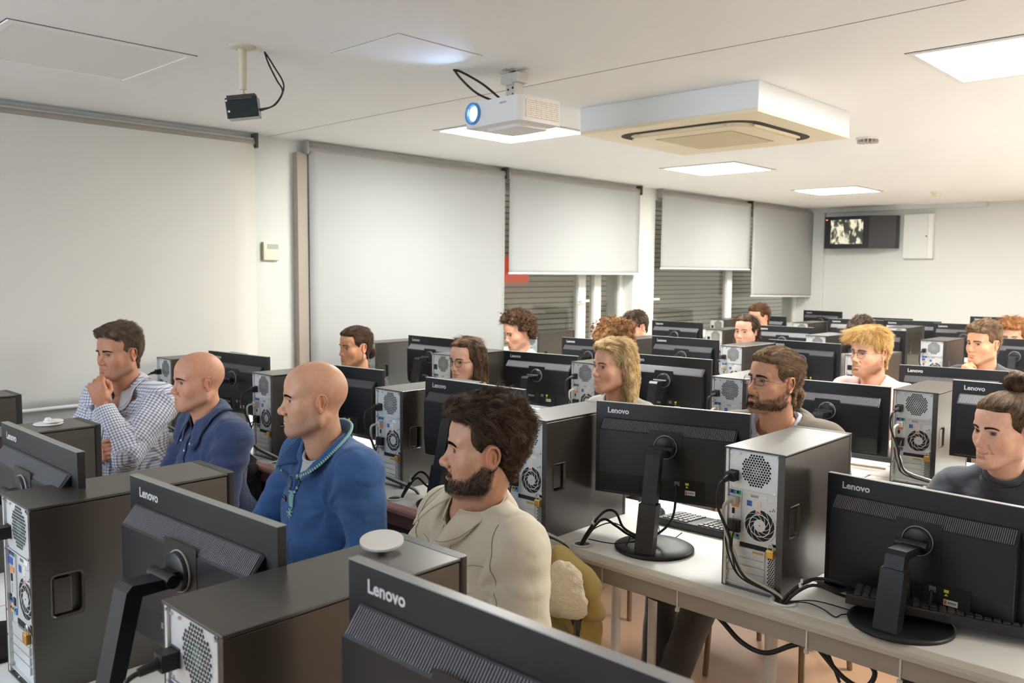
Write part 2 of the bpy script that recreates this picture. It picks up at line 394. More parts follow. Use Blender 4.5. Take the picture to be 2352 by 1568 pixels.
ln = MB(); ln.lathe([(.0, .0095), (.009, .009), (.012, .0072)], 24, 0, M); obj('lens_core', ln, mat('lens_core', (.9, 1, 1), .05, emit=(.85, 1, 1), estr=6), t)
vg = MB()
vg.box((.1595, -.09, zb+.014), (.1612, .085, zt-.016), 0)
for i in range(9): z = zb+.018+i*.0075; vg.box((.160, -.088, z), (.1635, .083, z+.004), 1)
for i in range(7): y = -.088+i*.0275; vg.box((.160, y, zb+.014), (.1642, y+.003, zt-.016), 1)
obj('vent_grille', vg, [mat('vent_inside', (.35, .24, .12), .6, emit=(1, .8, .55), estr=.08), m_pr], t)
lg = MB(); 
for i, w_ in enumerate((.006, .005, .005, .005, .006)): lg.box((.055+i*.0075, -.1262, -.152), (.055+i*.0075+w_*.8, -.1252, -.146))
obj('badge', lg, mat('badge_grey', (.35, .35, .35), .5), t)
tp = MB(); tp.box((-.075, -.05, zt), (.075, .05, zt+.006)); tp.box((-.03, -.03, zt), (.03, .03, zt+.018))
for sx in (-1, 1):
    tp.tube([(0, 0, zt+.01), (sx*.06, -.06, zt+.01), (sx*.085, -.08, zt-.002)], .004, 6); tp.tube([(0, 0, zt+.01), (sx*.06, .05, zt+.01), (sx*.085, .07, zt-.002)], .004, 6)
obj('mount_spider', tp, m_mt, t, bevel=.001)
st = MB(); st.box((-.026, -.022, zt+.015), (.026, .022, -.045)); obj('mount_stem', st, m_mt, t, bevel=.002)
st = MB()
for z in (-.1, -.075): 
    st.cyl((-.012, -.0235, z), (-.012, -.021, z), .005, n=8); st.cyl((.014, -.0235, z+.004), (.014, -.021, z+.004), .005, n=8)
obj('screw', st, m_dark, t)
st = MB(); st.box((-.048, -.03, -.052), (.048, .03, -.014)); st.box((-.02, -.034, -.06), (.02, .034, -.04)); st.box((-.075, -.014, -.004), (.075, .014, 0)); st.box((-.014, -.06, -.004), (.014, .06, 0))
obj('ceiling_plate', st, m_mt, t, bevel=.002)
# two cables looping from the ceiling to the projector
cb = MB(); cb.tube([(-2.50, 2.30, CEIL), (-2.475, 2.33, CEIL-.012), (-2.42, 2.385, CEIL-.055), (-2.37, 2.44, CEIL-.112), (-2.345, 2.46, CEIL-.125)], .0045, 8)
cb.tube([(-2.50, 2.305, CEIL), (-2.485, 2.33, CEIL-.035), (-2.44, 2.37, CEIL-.088), (-2.39, 2.42, CEIL-.118), (-2.35, 2.455, CEIL-.127)], .0045, 8)
tag(obj('projector_cable', cb, mat('cable_black', (.012, .012, .013), .45)), 'pair of black cables looping from the ceiling into the projector', 'cable')
# projector stray light thrown up on the ceiling by its lens
def spot(name, loc, target, energy, col, ang, blend=.4, size=.01):
    l = bpy.data.lights.new(name, 'SPOT'); l.energy = energy; l.color = col; l.spot_size = ang; l.spot_blend = blend; l.shadow_soft_size = size
    o = bpy.data.objects.new(name, l); o.location = loc; COL.objects.link(o)
    o.rotation_euler = (Vector(target)-Vector(loc)).to_track_quat('-Z', 'Y').to_euler(); return o
spot('projector_stray_light', (-2.425, 2.32, CEIL-.165), (-2.38, 1.98, CEIL), .5, (.42, .58, 1), R(78), .85)

# ---------------------------------------------------------------- tracking camera on a rod
t = thing('ceiling_sensor', 'small black sensor box on a cream rod hanging from the ceiling', 'sensor', (-2.81, 1.575, CEIL))
m_rod = mat('rod_cream', (.62, .57, .45), .5)
obj('flange', MB().lathe([(0, -.012), (.03, -.010), (.047, -.005), (.048, 0)]), m_rod, t)
obj('rod', MB().cyl((0, 0, 0), (0, 0, -.115), .0155, .0135, 20), m_rod, t)
j = MB(); j.cyl((0, 0, -.113), (0, 0, -.15), .0135, .012); j.cyl((0, 0, -.145), (.0, 0, -.172), .005, .005); j.cyl((-.012, 0, -.172), (.012, 0, -.172), .009)
obj('ball_joint', j, m_rod, t)
b_ = MB(); M = Matrix.Translation((0, 0, -.215)) @ Matrix.Rotation(R(50), 4, 'Z') @ Matrix.Rotation(R(-7), 4, 'Y')
b_.box((-.055, -.03, -.036), (.055, .03, .036), 0, M); obj('sensor_box', b_, mat('sensor_black', (.012, .022, .026), .25), t, bevel=.003)
b_ = MB(); b_.box((-.048, -.034, .026), (.04, -.028, .034), 0, M); b_.box((-.05, -.02, .036), (.05, .02, .046), 0, M); obj('clamp', b_, m_dark, t, bevel=.002)
b_ = MB(); b_.cyl((-.045, -.031, -.012), (-.045, -.033, -.012), .004, n=8, M=M); b_.cyl((-.05, -.031, .026), (-.05, -.0335, .026), .0035, n=8, M=M); obj('status_light', b_, m_white, t)
cb = MB(); c0 = Vector((-2.815, 1.665, CEIL))
cb.tube([c0, c0+Vector((.02, .025, -.05)), c0+Vector((.045, .05, -.12)), c0+Vector((.02, .03, -.185)), (-2.79, 1.63, CEIL-.212)], .003, 8)
cb.tube([c0, c0+Vector((.008, .01, -.04)), c0+Vector((.03, .03, -.10)), c0+Vector((.042, .046, -.14)), c0+Vector((.02, .024, -.188)), (-2.79, 1.63, CEIL-.217)], .003, 8)
tag(obj('sensor_cable', cb, MATS['cable_black']), 'thin black cable looping from the ceiling to the hanging sensor', 'cable')

# projected picture at the front of the room, which everybody watches
t = thing('projection_screen', 'lit projection screen on the front wall, outside the photo', 'screen', (-2.7, FY+.04, 1.0))
obj('picture', MB().box((-1.2, -.005, 0), (1.2, .005, 1.2)), mat('projected_picture', (.8, .8, .8), .6, emit=(.72, .84, 1), estr=SCREEN_ON), t)
obj('case', MB().box((-1.25, -.03, 1.2), (1.25, .03, 1.27)), m_white, t)
# ================================================================ desks
m_desk = mat('desk_laminate', (.88, .88, .85), .38, bump=.03, bscale=150)
m_edge = mat('desk_edge', (.60, .57, .50), .45)
m_apron = mat('desk_apron', (.42, .38, .32), .55)
m_apronp = mat('desk_apron_pink', (.33, .15, .13), .55); m_edgep = mat('desk_edge_pink', (.62, .33, .27), .45)  # pinkish copies paint a warm bounce on one desk's edge and apron
m_legw = mat('leg_white', (.74, .72, .66), .4); m_legb = mat('leg_brown', (.22, .15, .10), .35)
DD = .66
def desk(x0, x1, y0, label, pink=False, legm=None, grom=(), nolegs=False):
    t = thing('computer_desk', label, 'desk', (x0, y0, 0)); W = x1-x0
    tp = MB(); tp.box((0, .012, DESK-.028), (W, DD, DESK)); obj('desktop', tp, m_desk, t, bevel=.002)
    ed = MB()        # wide slanted rear lip
    M = Matrix(((0, 0, 1, 0), (1, 0, 0, 0), (0, 1, 0, 0), (0, 0, 0, 1)))
    ed.prism([(.0125, DESK-.0005), (-.006, DESK-.010), (-.010, DESK-.018), (-.010, DESK-.030), (.0125, DESK-.030)], 0, W, 0, M)
    obj('edge_strip', ed, m_edgep if pink else m_edge, t, bevel=.0015)
    ap = MB(); ap.box((.01, .0, DESK-.078), (W-.01, .018, DESK-.028)); obj('apron', ap, m_apronp if pink else m_apron, t, bevel=.002)
    if not nolegs:
        for lx, ly in ((.145, .09), (.76, .09), (W-.13, .09), (.05, DD-.06), (W-.05, DD-.06)):
            bl = legm is m_legb and lx < .2 and ly < .2; l = MB(); l.cyl((lx, ly, .012), (lx, ly, DESK-.028), .021 if bl else .017, n=16); l.cyl((lx, ly, 0), (lx, ly, .014), .023, n=16)
            obj('leg', l, m_legb if bl else m_legw, t)
        b = MB(); b.box((.05, DD-.075, DESK-.068), (W-.05, DD-.05, DESK-.028)); obj('front_rail', b, m_apron, t)
    for gx in grom:
        g = MB(); g.lathe([(.026, DESK+.0005), (.034, DESK+.0005), (.036, DESK+.004), (.024, DESK+.004), (.0235, DESK-.0)], 24, 0, None, (gx, .047))
        g.lathe([(0, DESK+.0008), (.0245, DESK+.0008)], 24, 1, None, (gx, .047))
        obj('cable_grommet', g, [m_desk, m_dark], t)
    return t

# ================================================================ tower computer
TW, TD, TH = .170, .425, .377
m_case = mat('case_black', (.036, .031, .025), .30, bump=.12, bscale=1400, spec=1.0, bdist=.0006)
m_casef = mat('case_front', (.02, .019, .018), .4)
m_metal = mat('zinc_steel', (.68, .70, .70), .42, .45, var=.05, vscale=30)
m_hole = mat('hole_dark', (.012, .014, .013), .8)
m_blk = mat('plug_black', (.012, .012, .013), .4)
m_cab = MATS['cable_black']; m_cabg = mat('cable_grey', (.55, .53, .47), .45)
m_brass = mat('brass', (.80, .52, .14), .3, .75); m_chrome = mat('steel_bright', (.75, .75, .75), .2, .9)
m_stk = mat('sticker_white', (.80, .78, .74), .5); m_ink = mat('ink', (.05, .05, .05), .6)
m_red = mat('ink_red', (.75, .16, .08), .5); m_blue = mat('logo_blue', (.03, .12, .45), .4)
def spx(u): return u*TW
def spz(v): return v*TH
def make_tower():
    t = thing('desktop_tower', 'x', 'computer')
    c = MB(); th = .0035
    c.box((0, 0, 0), (th, TD-.02, TH-.004)); c.box((th, 0, 0), (TW-th, TD-.02, th))
    c.box((-.0006, -.0012, TH-.005), (TW+.0006, TD-.018, TH))
    # right-hand side panel with an opening for the latch cup
    hy0, hy1, hz0, hz1 = .034, .094, .150, .236
    o4 = [(0, 0), (TD-.02, 0), (TD-.02, TH-.007), (0, TH-.007)]; i4 = [(hy0, hz0), (hy1, hz0), (hy1, hz1), (hy0, hz1)]
    c.add([(xx, a_, b_) for xx in (TW, TW-th) for a_, b_ in o4+i4], [(k, (k+1) % 4, 4+(k+1) % 4, 4+k) for k in range(4)]+[(8+(k+1) % 4, 8+k, 12+k, 12+(k+1) % 4) for k in range(4)]+[((k+1) % 4, k, 8+k, 8+(k+1) % 4) for k in range(4)]+[(4+k, 4+(k+1) % 4, 12+(k+1) % 4, 12+k) for k in range(4)])
    case = obj('case', c, m_case, t, bevel=.0012)
    cup = MB(); cup.box((TW-.018, hy0-.001, hz0-.001), (TW-.0165, hy1+.001, hz1+.001))
    out = rrect(hy0-.0035, hz0-.0035, hy1+.0035, hz1+.0035, .011, 5); inn = rrect(hy0+.002, hz0+.002, hy1-.002, hz1-.002, .009, 5); n = len(out)
    cup.add([(TW+.0004, a, b) for a, b in out]+[(TW+.0012, a, b) for a, b in inn]+[(TW-.0165, a, b) for a, b in inn], [(i, (i+1) % n, n+(i+1) % n, n+i) for i in range(n)]+[(n+i, n+(i+1) % n, 2*n+(i+1) % n, 2*n+i) for i in range(n)], 0, None, True)
    obj('latch_cup', cup, m_case, case)
    la = MB(); la.box((TW-.0165, hy0+.004, hz0+.008), (TW-.001, hy0+.038, hz1-.008)); obj('latch', la, m_case, case, bevel=.002)
    fb = MB(); fb.prism(rrect(-.001, TD-.021, TW+.001, TD, .008, 4), -.0, TH+.0005, 0, None, True); obj('front_bezel', fb, m_casef, t, bevel=.003)
    rp = MB(); rp.box((th, .010, th), (TW-.018, .0115, TH-.006)); rp.box((TW-.020, .003, th), (TW-th, .0115, TH-.006), 1)
    rp.box((th, .001, th), (.011, .0105, TH-.006)); rp.box((.012, .004, .012), (TW-.022, .010, .0145))
    rp_ = obj('rear_panel', rp, [m_metal, m_case], t)
    # power supply plate with hexagonal perforation
    ps = MB(); x0, x1, z0, z1 = spx(.07), spx(.875), spz(.70), spz(.975)
    ps.box((x0, .0055, z0), (x1, .010, z1), 0)
    for i in range(3): ps.box((x0, .0040+i*.0001, z0), (x1, .0055, z0+.003), 0)
    ccx, ccz, rr = spx(.525), spz(.855), .0460; p = .0076
    ps.add([(ccx+rr*1.0*math.cos(R(22.5+45*k)), .0052, ccz+rr*math.sin(R(22.5+45*k))) for k in range(8)], [tuple(range(8))], 0)
    for i in range(-8, 9):
        for j in range(-8, 9):
            hx = i*p+(j % 2)*p/2; hz = j*p*.866
            if max(abs(hx), abs(hz)) < rr*.90 and abs(hx)+abs(hz) < rr*1.24:
                g = .78 if (hx*hx+hz*hz) > .00022 else .74
                ps.add([(ccx+hx+p*.5*g*math.cos(R(30+60*k))*1.12, .0049, ccz+hz+p*.5*g*math.sin(R(30+60*k))*1.12) for k in range(6)], [tuple(range(6))], 2 if hx*hx+hz*hz < .00018 else 1)
    for sx, sz in ((x0+.006, z1-.006), (x1-.006, z1-.006), (x0+.006, z0+.007), (x1-.006, z0+.007), (x0+.03, z1-.006)):
        ps.cyl((sx, .0055, sz), (sx, .003, sz), .0028, n=8, mi=3)
    psu = obj('psu_plate', ps, [m_metal, m_hole, mat('hole_green', (.02, .07, .04), .6), m_chrome], t)
    pi = MB(); pi.box((spx(.085), .0035, spz(.765)), (spx(.235), .006, spz(.84)), 0); obj('power_inlet', pi, m_blk, psu, bevel=.001)
    # connector strip
    io = MB(); io.box((spx(.05), .0075, spz(.385)), (spx(.285), .010, spz(.70)), 0)
    for ux, mi in ((.125, 1), (.225, 2)):
        io.box((spx(ux-.05), .0072, spz(.665)), (spx(ux+.05), .0076, spz(.70)), mi)
        io.cyl((spx(ux), .0076, spz(.682)), (spx(ux), .006, spz(.682)), .0062, n=14, mi=mi); io.cyl((spx(ux), .0062, spz(.682)), (spx(ux), .0058, spz(.682)), .004, n=12, mi=3)
    io.box((spx(.07), .0066, spz(.615)), (spx(.2), .0078, spz(.655)), 4); io.box((spx(.12), .0066, spz(.575)), (spx(.24), .0078, spz(.605)), 5)
    io.box((spx(.13), .006, spz(.525)), (spx(.17), .0078, spz(.565)), 3); io.box((spx(.12), .0062, spz(.46)), (spx(.155), .0078, spz(.51)), 0)
    for z in (.432, .412): io.box((spx(.06), .0062, spz(z)), (spx(.12), .0078, spz(z+.014)), 3)
    io.box((spx(.07), .0066, spz(.40)), (spx(.15), .0074, spz(.43)), 4); io.box((spx(.19), .0062, spz(.395)), (spx(.265), .0078, spz(.44)), 3)
    for ux, mi in ((.09, 6), (.16, 7), (.23, 8)):
        io.box((spx(ux-.03), .0066, spz(.345)), (spx(ux+.03), .0098, spz(.385)), mi); io.cyl((spx(ux), .0068, spz(.372)), (spx(ux), .006, spz(.372)), .003, n=10, mi=3)
    obj('connector_strip', io, [m_metal, mat('port_purple', (.20, .14, .55), .4), mat('port_green', (.04, .42, .32), .4), m_hole, mat('port_blue', (.04, .12, .5), .4), mat('port_orange', (.8, .3, .1), .4), mat('jack_pink', (.85, .40, .30), .4), mat('jack_lime', (.45, .6, .15), .4), mat('jack_blue', (.15, .35, .75), .4)], rp_)
    # stickers
    s = MB(); s.box((spx(.40), .0092, spz(.66)), (spx(.70), .0098, spz(.685)), 0)
    for i in range(11): s.box((spx(.43)+i*.0021, .0090, spz(.664)), (spx(.43)+i*.0021+(.0007, .0012)[i % 2], .0094, spz(.682)), 1)
    obj('serial_label', s, [m_stk, m_ink], rp_)
    s = MB(); s.box((spx(.52), .0092, spz(.555)), (spx(.60), .0098, spz(.645)), 0); s.box((spx(.53), .0090, spz(.558)), (spx(.59), .0094, spz(.572)), 2)
    for i in range(7): s.box((spx(.545), .0090, spz(.585)+i*.003), (spx(.575), .0094, spz(.585)+i*.003+.0013), 3)
    obj('asset_sticker', s, [m_stk, m_ink, m_red, mat('ink_salmon', (.75, .45, .35), .5)], rp_)
    s = MB(); ax, az, q = spx(.37), spz(.60), .0068
    for i in (0, 1):
        for j in (0, 1): s.box((ax+i*(q+.0007), .0092, az+j*(q+.0007)), (ax+i*(q+.0007)+q, .0098, az+j*(q+.0007)+q), 0)
    obj('window_logo_sticker', s, m_blue, rp_)
    rb = MB(); rb.prism(rrect(0, 0, spx(.27), spz(.07), .004), 0, .004, 0, Matrix.Translation((spx(.68), .0095, spz(.575))) @ Matrix.Rotation(R(90), 4, 'X'))
    for k, (a, b) in enumerate(((.025, .007), (.031, .0085), (.019, .006), (.028, .012))): rb.cyl((spx(.68)+a-.004, .0054, spz(.578)+b), (spx(.68)+a-.004, .0050, spz(.578)+b), .0017, n=8, mi=1)
    obj('raised_plate', rb, [m_metal, m_hole], rp_, bevel=.0008)
    # fan grille
    fx, fz = spx(.595), spz(.475); fg = MB(); r0, r1, r2 = .0165, .029, .0425
    def ring(a, b, y, mi, n=40):
        fg.add([(fx+a*math.cos(2*math.pi*k/n), y, fz+a*math.sin(2*math.pi*k/n)) for k in range(n)]+[(fx+b*math.cos(2*math.pi*k/n), y, fz+b*math.sin(2*math.pi*k/n)) for k in range(n)], [(k, (k+1) % n, n+(k+1) % n, n+k) for k in range(n)], mi)
    ring(.0, r2, .0094, 1); ring(0, r0, .0085, 0); ring(r1-.0012, r1+.0012, .0085, 0); ring(r2-.001, r2+.0035, .0085, 0)
    for k in range(10):
        P = []
        for i in range(9):
            u = i/8; r_ = r0+(r2-r0)*u; a = 2*math.pi*k/10+1.25*u; w_ = .0011
            ca, sa = math.cos(a), math.sin(a); P.append([(fx+r_*ca-w_*sa, .0083, fz+r_*sa+w_*ca), (fx+r_*ca+w_*sa, .0083, fz+r_*sa-w_*ca)])
        fg.grid(P, 0)
    fg.cyl((fx, .0085, fz), (fx, .0078, fz), .0015, n=8, mi=1)
    obj('fan_grille', fg, [m_metal, m_hole], rp_)
    # expansion slots, long dark vent, perforated strip
    ex = MB(); ex.box((spx(.27), .0085, spz(.30)), (spx(.80), .0098, spz(.333)), 1)
    for i in range(4): ex.box((spx(.12), .006, spz(.075)+i*.0195), (spx(.70), .0098, spz(.075)+i*.0195+.0165), 0)
    ex.box((spx(.12), .0052, spz(.268)), (spx(.70), .0098, spz(.297)), 0); ex.box((spx(.50), .0046, spz(.273)), (spx(.68), .0056, spz(.29)), 2)
    for i in range(3): ex.box((spx(.065), .004, spz(.085)+i*.03), (spx(.09), .008, spz(.11)+i*.03), 3)
    obj('expansion_slots', ex, [m_metal, m_hole, mat('gold_contact', (.5, .38, .12), .4, .5), m_chrome], rp_, bevel=.0008)
    pf = MB(); p2 = .0062
    for j in range(16):
        for i in range(4):
            hx = spx(.755)+i*p2+(j % 2)*p2/2; hz = spz(.065)+j*p2*.82
            if i == 3 and j % 2: continue
            pf.add([(hx+p2*.40*math.cos(R(30+60*k)), .0096, hz+p2*.40*math.sin(R(30+60*k))) for k in range(6)], [tuple(range(6))], 0)
    obj('perforated_strip', pf, m_hole, rp_)
    lt = MB(); lt.cyl((spx(.86), .0105, spz(.375)), (spx(.86), .0035, spz(.375)), .009, n=20); lt.box((spx(.80), .0035, spz(.35)), (spx(.90), .0105, spz(.372))); obj('lock_tab', lt, m_metal, rp_, bevel=.0008)
    for sx, sz in ((.055, .97), (.055, .70), (.055, .36), (.055, .22), (.055, .05), (.40, .028), (.87, .974)):
        obj('screw', MB().cyl((spx(sx), .002, spz(sz)), (spx(sx), -.0005, spz(sz)), .0026, n=8), m_chrome, rp_)
    return t
def make_lock():
    t = thing('padlock', 'x', 'padlock')
    obj('lock_body', MB().box((-.0105, -.0115, 0), (.0105, 0, .021)), m_brass, t, bevel=.002)
    s = MB(); s.tube([(-.0065, -.0055, .019), (-.0065, -.0055, .031), (0, -.0055, .0375), (.0065, -.0055, .031), (.0065, -.0055, .019)], .0016, 8); obj('shackle', s, m_chrome, t)
    return t

# ================================================================ monitor
MW, MH = .497, .297
m_mon = mat('monitor_black', (.010, .010, .0125), .40, spec=.5, bump=.15, bscale=1500, bdist=.0005)
m_monv = mat('monitor_vent', (.20, .20, .22), .4); m_edge2 = mat('monitor_rim', (.30, .30, .29), .3)
m_logo = mat('logo_silver', (.72, .72, .74), .35, .3)
LOGO = text_mesh('Lenovo', .0245, .0004, .0006); LOGO.materials.append(m_logo)
def make_monitor():
    """front (screen) faces +Y; origin under the centre of the round base; panel parts hang on an anchor whose height varies"""
    t = thing('computer_monitor', 'x', 'monitor')
    h = MH; w2 = MW/2; Y = .112
    b = MB(); b.box((-w2, Y, 0), (w2, Y+.016, h), 0); b.box((-w2, Y-.0005, h-.0012), (w2, Y+.0165, h+.0006), 1)  # bright strip paints in the light the top edge reflects
    pn_ = obj('panel', b, [m_mon, m_edge2], t, bevel=.0022)
    s = MB(); s.box((-w2+.010, Y+.0158, .016), (w2-.010, Y+.0166, h-.010)); obj('screen', s, mat('screen_glass', (.01, .012, .02), .08), pn_)
    # raised back: sloped shelf with the vent, deeper belly below
    bk = MB(); a0, a1 = -w2+.024, w2-.034; zt, zs, zb = h-.050, h-.086, .012; y0, y1, y2 = Y-.002, Y-.030, Y-.024
    v = [(a0+.006, y0, zt), (a1-.006, y0, zt), (a1, y1, zs), (a0, y1, zs), (a1, y1, .075), (a0, y1, .075), (a1, y2, zb), (a0, y2, zb), (a1, Y+.001, zb), (a0, Y+.001, zb), (a1, Y+.001, zt), (a0, Y+.001, zt)]
    bk.add(v, [(0, 1, 2, 3), (3, 2, 4, 5), (5, 4, 6, 7), (7, 6, 8, 9), (1, 10, 8, 6, 4, 2), (0, 3, 5, 7, 9, 11), (0, 11, 10, 1)], 0)
    rs_ = obj('rear_shell', bk, m_mon, t, bevel=.002)
    vt = MB(); n = 92
    for i in range(n):
        x = a0+.008+(a1-a0-.016)*i/(n-1); u0, u1 = .1, .9
        p = lambda u, o: (y0+(y1-y0)*u-o*.78, zt+(zs-zt)*u+o*.62)
        A = p(u0, .0002); B = p(u1, .0002); C = p(u0, .0016); D = p(u1, .0016)
        vt.add([(x-.0009, A[0], A[1]), (x+.0009, A[0], A[1]), (x+.0009, B[0], B[1]), (x-.0009, B[0], B[1]), (x-.0009, C[0], C[1]), (x+.0009, C[0], C[1]), (x+.0009, D[0], D[1]), (x-.0009, D[0], D[1])], [(4, 5, 6, 7), (0, 4, 7, 3), (1, 2, 6, 5), (0, 1, 5, 4), (3, 7, 6, 2)])
    obj('vent_strip', vt, m_monv, rs_)  # slats coloured lighter for the light on the upward slope
    lg = bpy.data.objects.new('brand_logo', LOGO); COL.objects.link(lg); lg.parent = pn_; lg.location = (-w2+.040, Y-.0006, h-.034); lg.rotation_euler = (R(90), 0, 0)
    hz = h*.5+.028
    ct = MB(); ct.prism(rrect(-.055, hz-.060, .055, hz+.050, .004), 0, .0008, 0, Matrix(((1, 0, 0, 0), (0, 0, -1, y1), (0, 1, 0, 0), (0, 0, 0, 1)))); obj('mount_cover', ct, mat('monitor_black_smooth', (.013, .013, .015), .35), rs_)
    hd = MB(); M = Matrix.Translation((0, y1, hz)) @ Matrix.Rotation(R(90), 4, 'X')
    hd.lathe([(0, .012), (.030, .012), (.0335, .010), (.034, .0)], 36, 0, M); hd.lathe([(.0345, .004), (.037, .0055), (.0372, .0), (.0345, 0)], 36, 1, M)
    obj('hinge_disc', hd, [m_mon, m_edge2], t)
    hj = MB(); hj.cyl((-.040, y1-.030, hz-.004), (.034, y1-.030, hz-.004), .0115, n=18); hj.box((-.018, y1-.034, hz-.014), (.018, y1-.006, hz+.006)); obj('hinge', hj, m_mon, t, bevel=.001)
    pr = MB(); pr.box((-.085, y1-.001, .030), (-.012, y1+.002, .078), 0); pr.box((-.070, y1-.0025, .055), (-.035, y1, .066), 1); pr.box((-.034, y1-.0025, .055), (-.016, y1, .064), 1)
    pr.box((.02, y1-.001, .020), (.125, y1+.002, .082), 0); pr.box((.032, y1-.0025, .060), (.048, y1, .074), 1)
    obj('port_bay', pr, [m_hole, m_monv], rs_)
    s = MB(); s.box((.066, y1-.0022, .066), (.077, y1-.001, .073), 0); s.add([(.067, y1-.0022, .058), (.076, y1-.0022, .058), (.0715, y1-.0022, .0645)], [(0, 1, 2)], 0); obj('warning_label', s, mat('label_yellow', (.85, .80, .05), .5, emit=(.8, .8, .05), estr=.0), rs_)
    s = MB(); s.box((.066, y1-.0022, .036), (.098, y1-.001, .050), 0); s.box((.067, y1-.0026, .038), (.073, y1-.0018, .048), 1)
    for i in range(8): s.box((.076+i*.0024, y1-.0026, .041), (.076+i*.0024+.0012, y1-.0018, .046), 2)
    obj('asset_sticker', s, [m_stk, m_red, m_ink], rs_)
    return t, hz, y1
def make_stand():
    """parts of the stand that stay on the desk while the panel slides up and down"""
    bs = MB(); bs.lathe([(0, .0145), (.07, .0135), (.112, .0105), (.120, .0065), (.118, 0), (0, 0)], 56); base = mesh_of(bs, 'base', m_mon)
    lo = MB(); lo.prism([(-.096, .008), (-.060, .008), (-.060+.23*.14, .150), (-.096+.23*.14, .150)], -.0275, .0275, 0, Matrix(((0, 0, 1, 0), (1, 0, 0, 0), (0, 1, 0, 0), (0, 0, 0, 1)))); low = mesh_of(lo, 'stand_sleeve', m_mon)
    return base, low
BASE_ME, LOW_ME = make_stand()

def place_monitor(proto, TL, TR, ztop, label, group='monitors on the desks', tilt=0):
    """proto = (root, hinge z, back y); TL/TR measured top corners, ztop absolute"""
    cx, cy = (TL[0]+TR[0])/2, (TL[1]+TR[1])/2; a = math.atan2(TR[1]-TL[1], TR[0]-TL[0])
    ox, oy = cx+math.sin(a)*.112, cy-math.cos(a)*.112
    src, hz, y1 = proto
    r = src.copy(); COL.objects.link(r); r.location = (ox, oy, DESK); r.rotation_euler = (0, 0, a)
    r['label'] = label; r['group'] = group
    lift = ztop-DESK-MH
    T = Matrix.Translation((0, .112, lift+MH/2)) @ Matrix.Rotation(R(tilt), 4, 'X') @ Matrix.Translation((0, -.112, -MH/2))
    for ch in src.children:
        c = ch.copy(); COL.objects.link(c); c.parent = r
        for g_ in ch.children: d_ = g_.copy(); COL.objects.link(d_); d_.parent = c
        if not ch.name.startswith(('stand', 'base')): c.matrix_basis = T @ ch.matrix_basis
    b = bpy.data.objects.new('base', BASE_ME); COL.objects.link(b); b.parent = r
    b = bpy.data.objects.new('stand_sleeve', LOW_ME); COL.objects.link(b); b.parent = r
    nk = MB(); ht = lift+hz-.006; k = .23; ya = lambda z: -.091+k*(z-.01)
    nk.prism([(ya(.13), .13), (ya(.13)+.026, .13), (ya(ht)+.026, ht-.012), (y1-.022, ht-.012), (y1-.014, ht+.004), (ya(ht)+.010, ht+.010), (ya(ht), ht)], -.0225, .0225, 0, Matrix(((0, 0, 1, 0), (1, 0, 0, 0), (0, 1, 0, 0), (0, 0, 0, 1))))
    obj('stand_neck', nk, m_mon, r, bevel=.002)
    return r, Matrix.Translation((ox, oy, DESK)) @ Matrix.Rotation(a, 4, 'Z'), lift

# ================================================================ keyboard, mouse
def make_keyboard():
    t = thing('keyboard', 'x', 'keyboard')
    b = MB(); b.prism([(-.075, 0), (.075, 0), (.075, .012), (-.072, .024), (-.075, .02)], -.22, .22, 0, Matrix(((0, 0, 1, 0), (-1, 0, 0, 0), (0, 1, 0, 0), (0, 0, 0, 1))))
    obj('keyboard_body', b, mat('keyboard_black', (.022, .022, .024), .4), t, bevel=.003)
    k = MB(); sl = math.atan2(.012, .147)
    for r_ in range(6):
        y = .058-r_*.0215-(.006 if r_ else 0); z = .0235-(.072-y)*.0816
        x = -.205
        while x < .2:
            w_ = .0165 if not (r_ == 5 and -.14 < x < -.02) else .1
            if abs(x-.085) > .012 and abs(x-.132) > .0: k.box((x, y-.0085, z-.004), (x+w_-.0015, y+.0085, z+.0045), 0)
            x += w_+.0022
    obj('keys', k, mat('keys_grey', (.05, .05, .052), .35), t, bevel=.0015)
    f = MB()
    for sx in (-.19, .19): f.box((sx-.012, .05, -.0), (sx+.012, .062, .004))
    obj('feet', f, m_blk, t)
    return t
def make_mouse():
    t = thing('computer_mouse', 'x', 'mouse'); P = []
    for i in range(9):
        a = math.pi*i/8; P.append([])
        for j in range(20):
            b_ = 2*math.pi*j/20; r_ = math.sin(a) if 0 < i < 8 else 0.001; P[-1].append((.030*r_*math.cos(b_), .055*r_*math.sin(b_), max(0, .032*(math.cos(a)))))
    obj('mouse_body', MB().grid(P, closed=True), m_blk, t); obj('wheel', MB().cyl((-.004, .03, .024), (.004, .03, .024), .008, n=12), m_monv, t)
    return t
# ================================================================ implicit surfaces (numpy) for bodies, clothes, hair
F = np.float32
def V(*a): return np.array(a, F)
def nrm(v): v = np.asarray(v, float); return v/max(1e-9, np.linalg.norm(v))
class P_:
    """one primitive: kind, parameters, optional 3x3 frame"""
    pass
def ell(c, r, M=None):
    c = V(*c); r = V(*r); M = None if M is None else np.asarray(M, F)
    def f(p):
        q = p-c
        if M is not None: q = q @ M
        k0 = np.sqrt(((q/r)**2).sum(1)); k1 = np.sqrt(((q/(r*r))**2).sum(1))+1e-9
        return k0*(k0-1)/k1
    return f
def sph(c, r):
    c = V(*c); return lambda p: np.sqrt(((p-c)**2).sum(1))-r
def cone(a, b, ra, rb=None):
    rb = ra if rb is None else rb; a = V(*a); b = V(*b); d = b-a; L = float(d@d)+1e-9
    def f(p):
        q = p-a; t = np.clip((q@d)/L, 0, 1); return np.sqrt(((q-t[:, None]*d)**2).sum(1))-(ra+(rb-ra)*t)
    return f
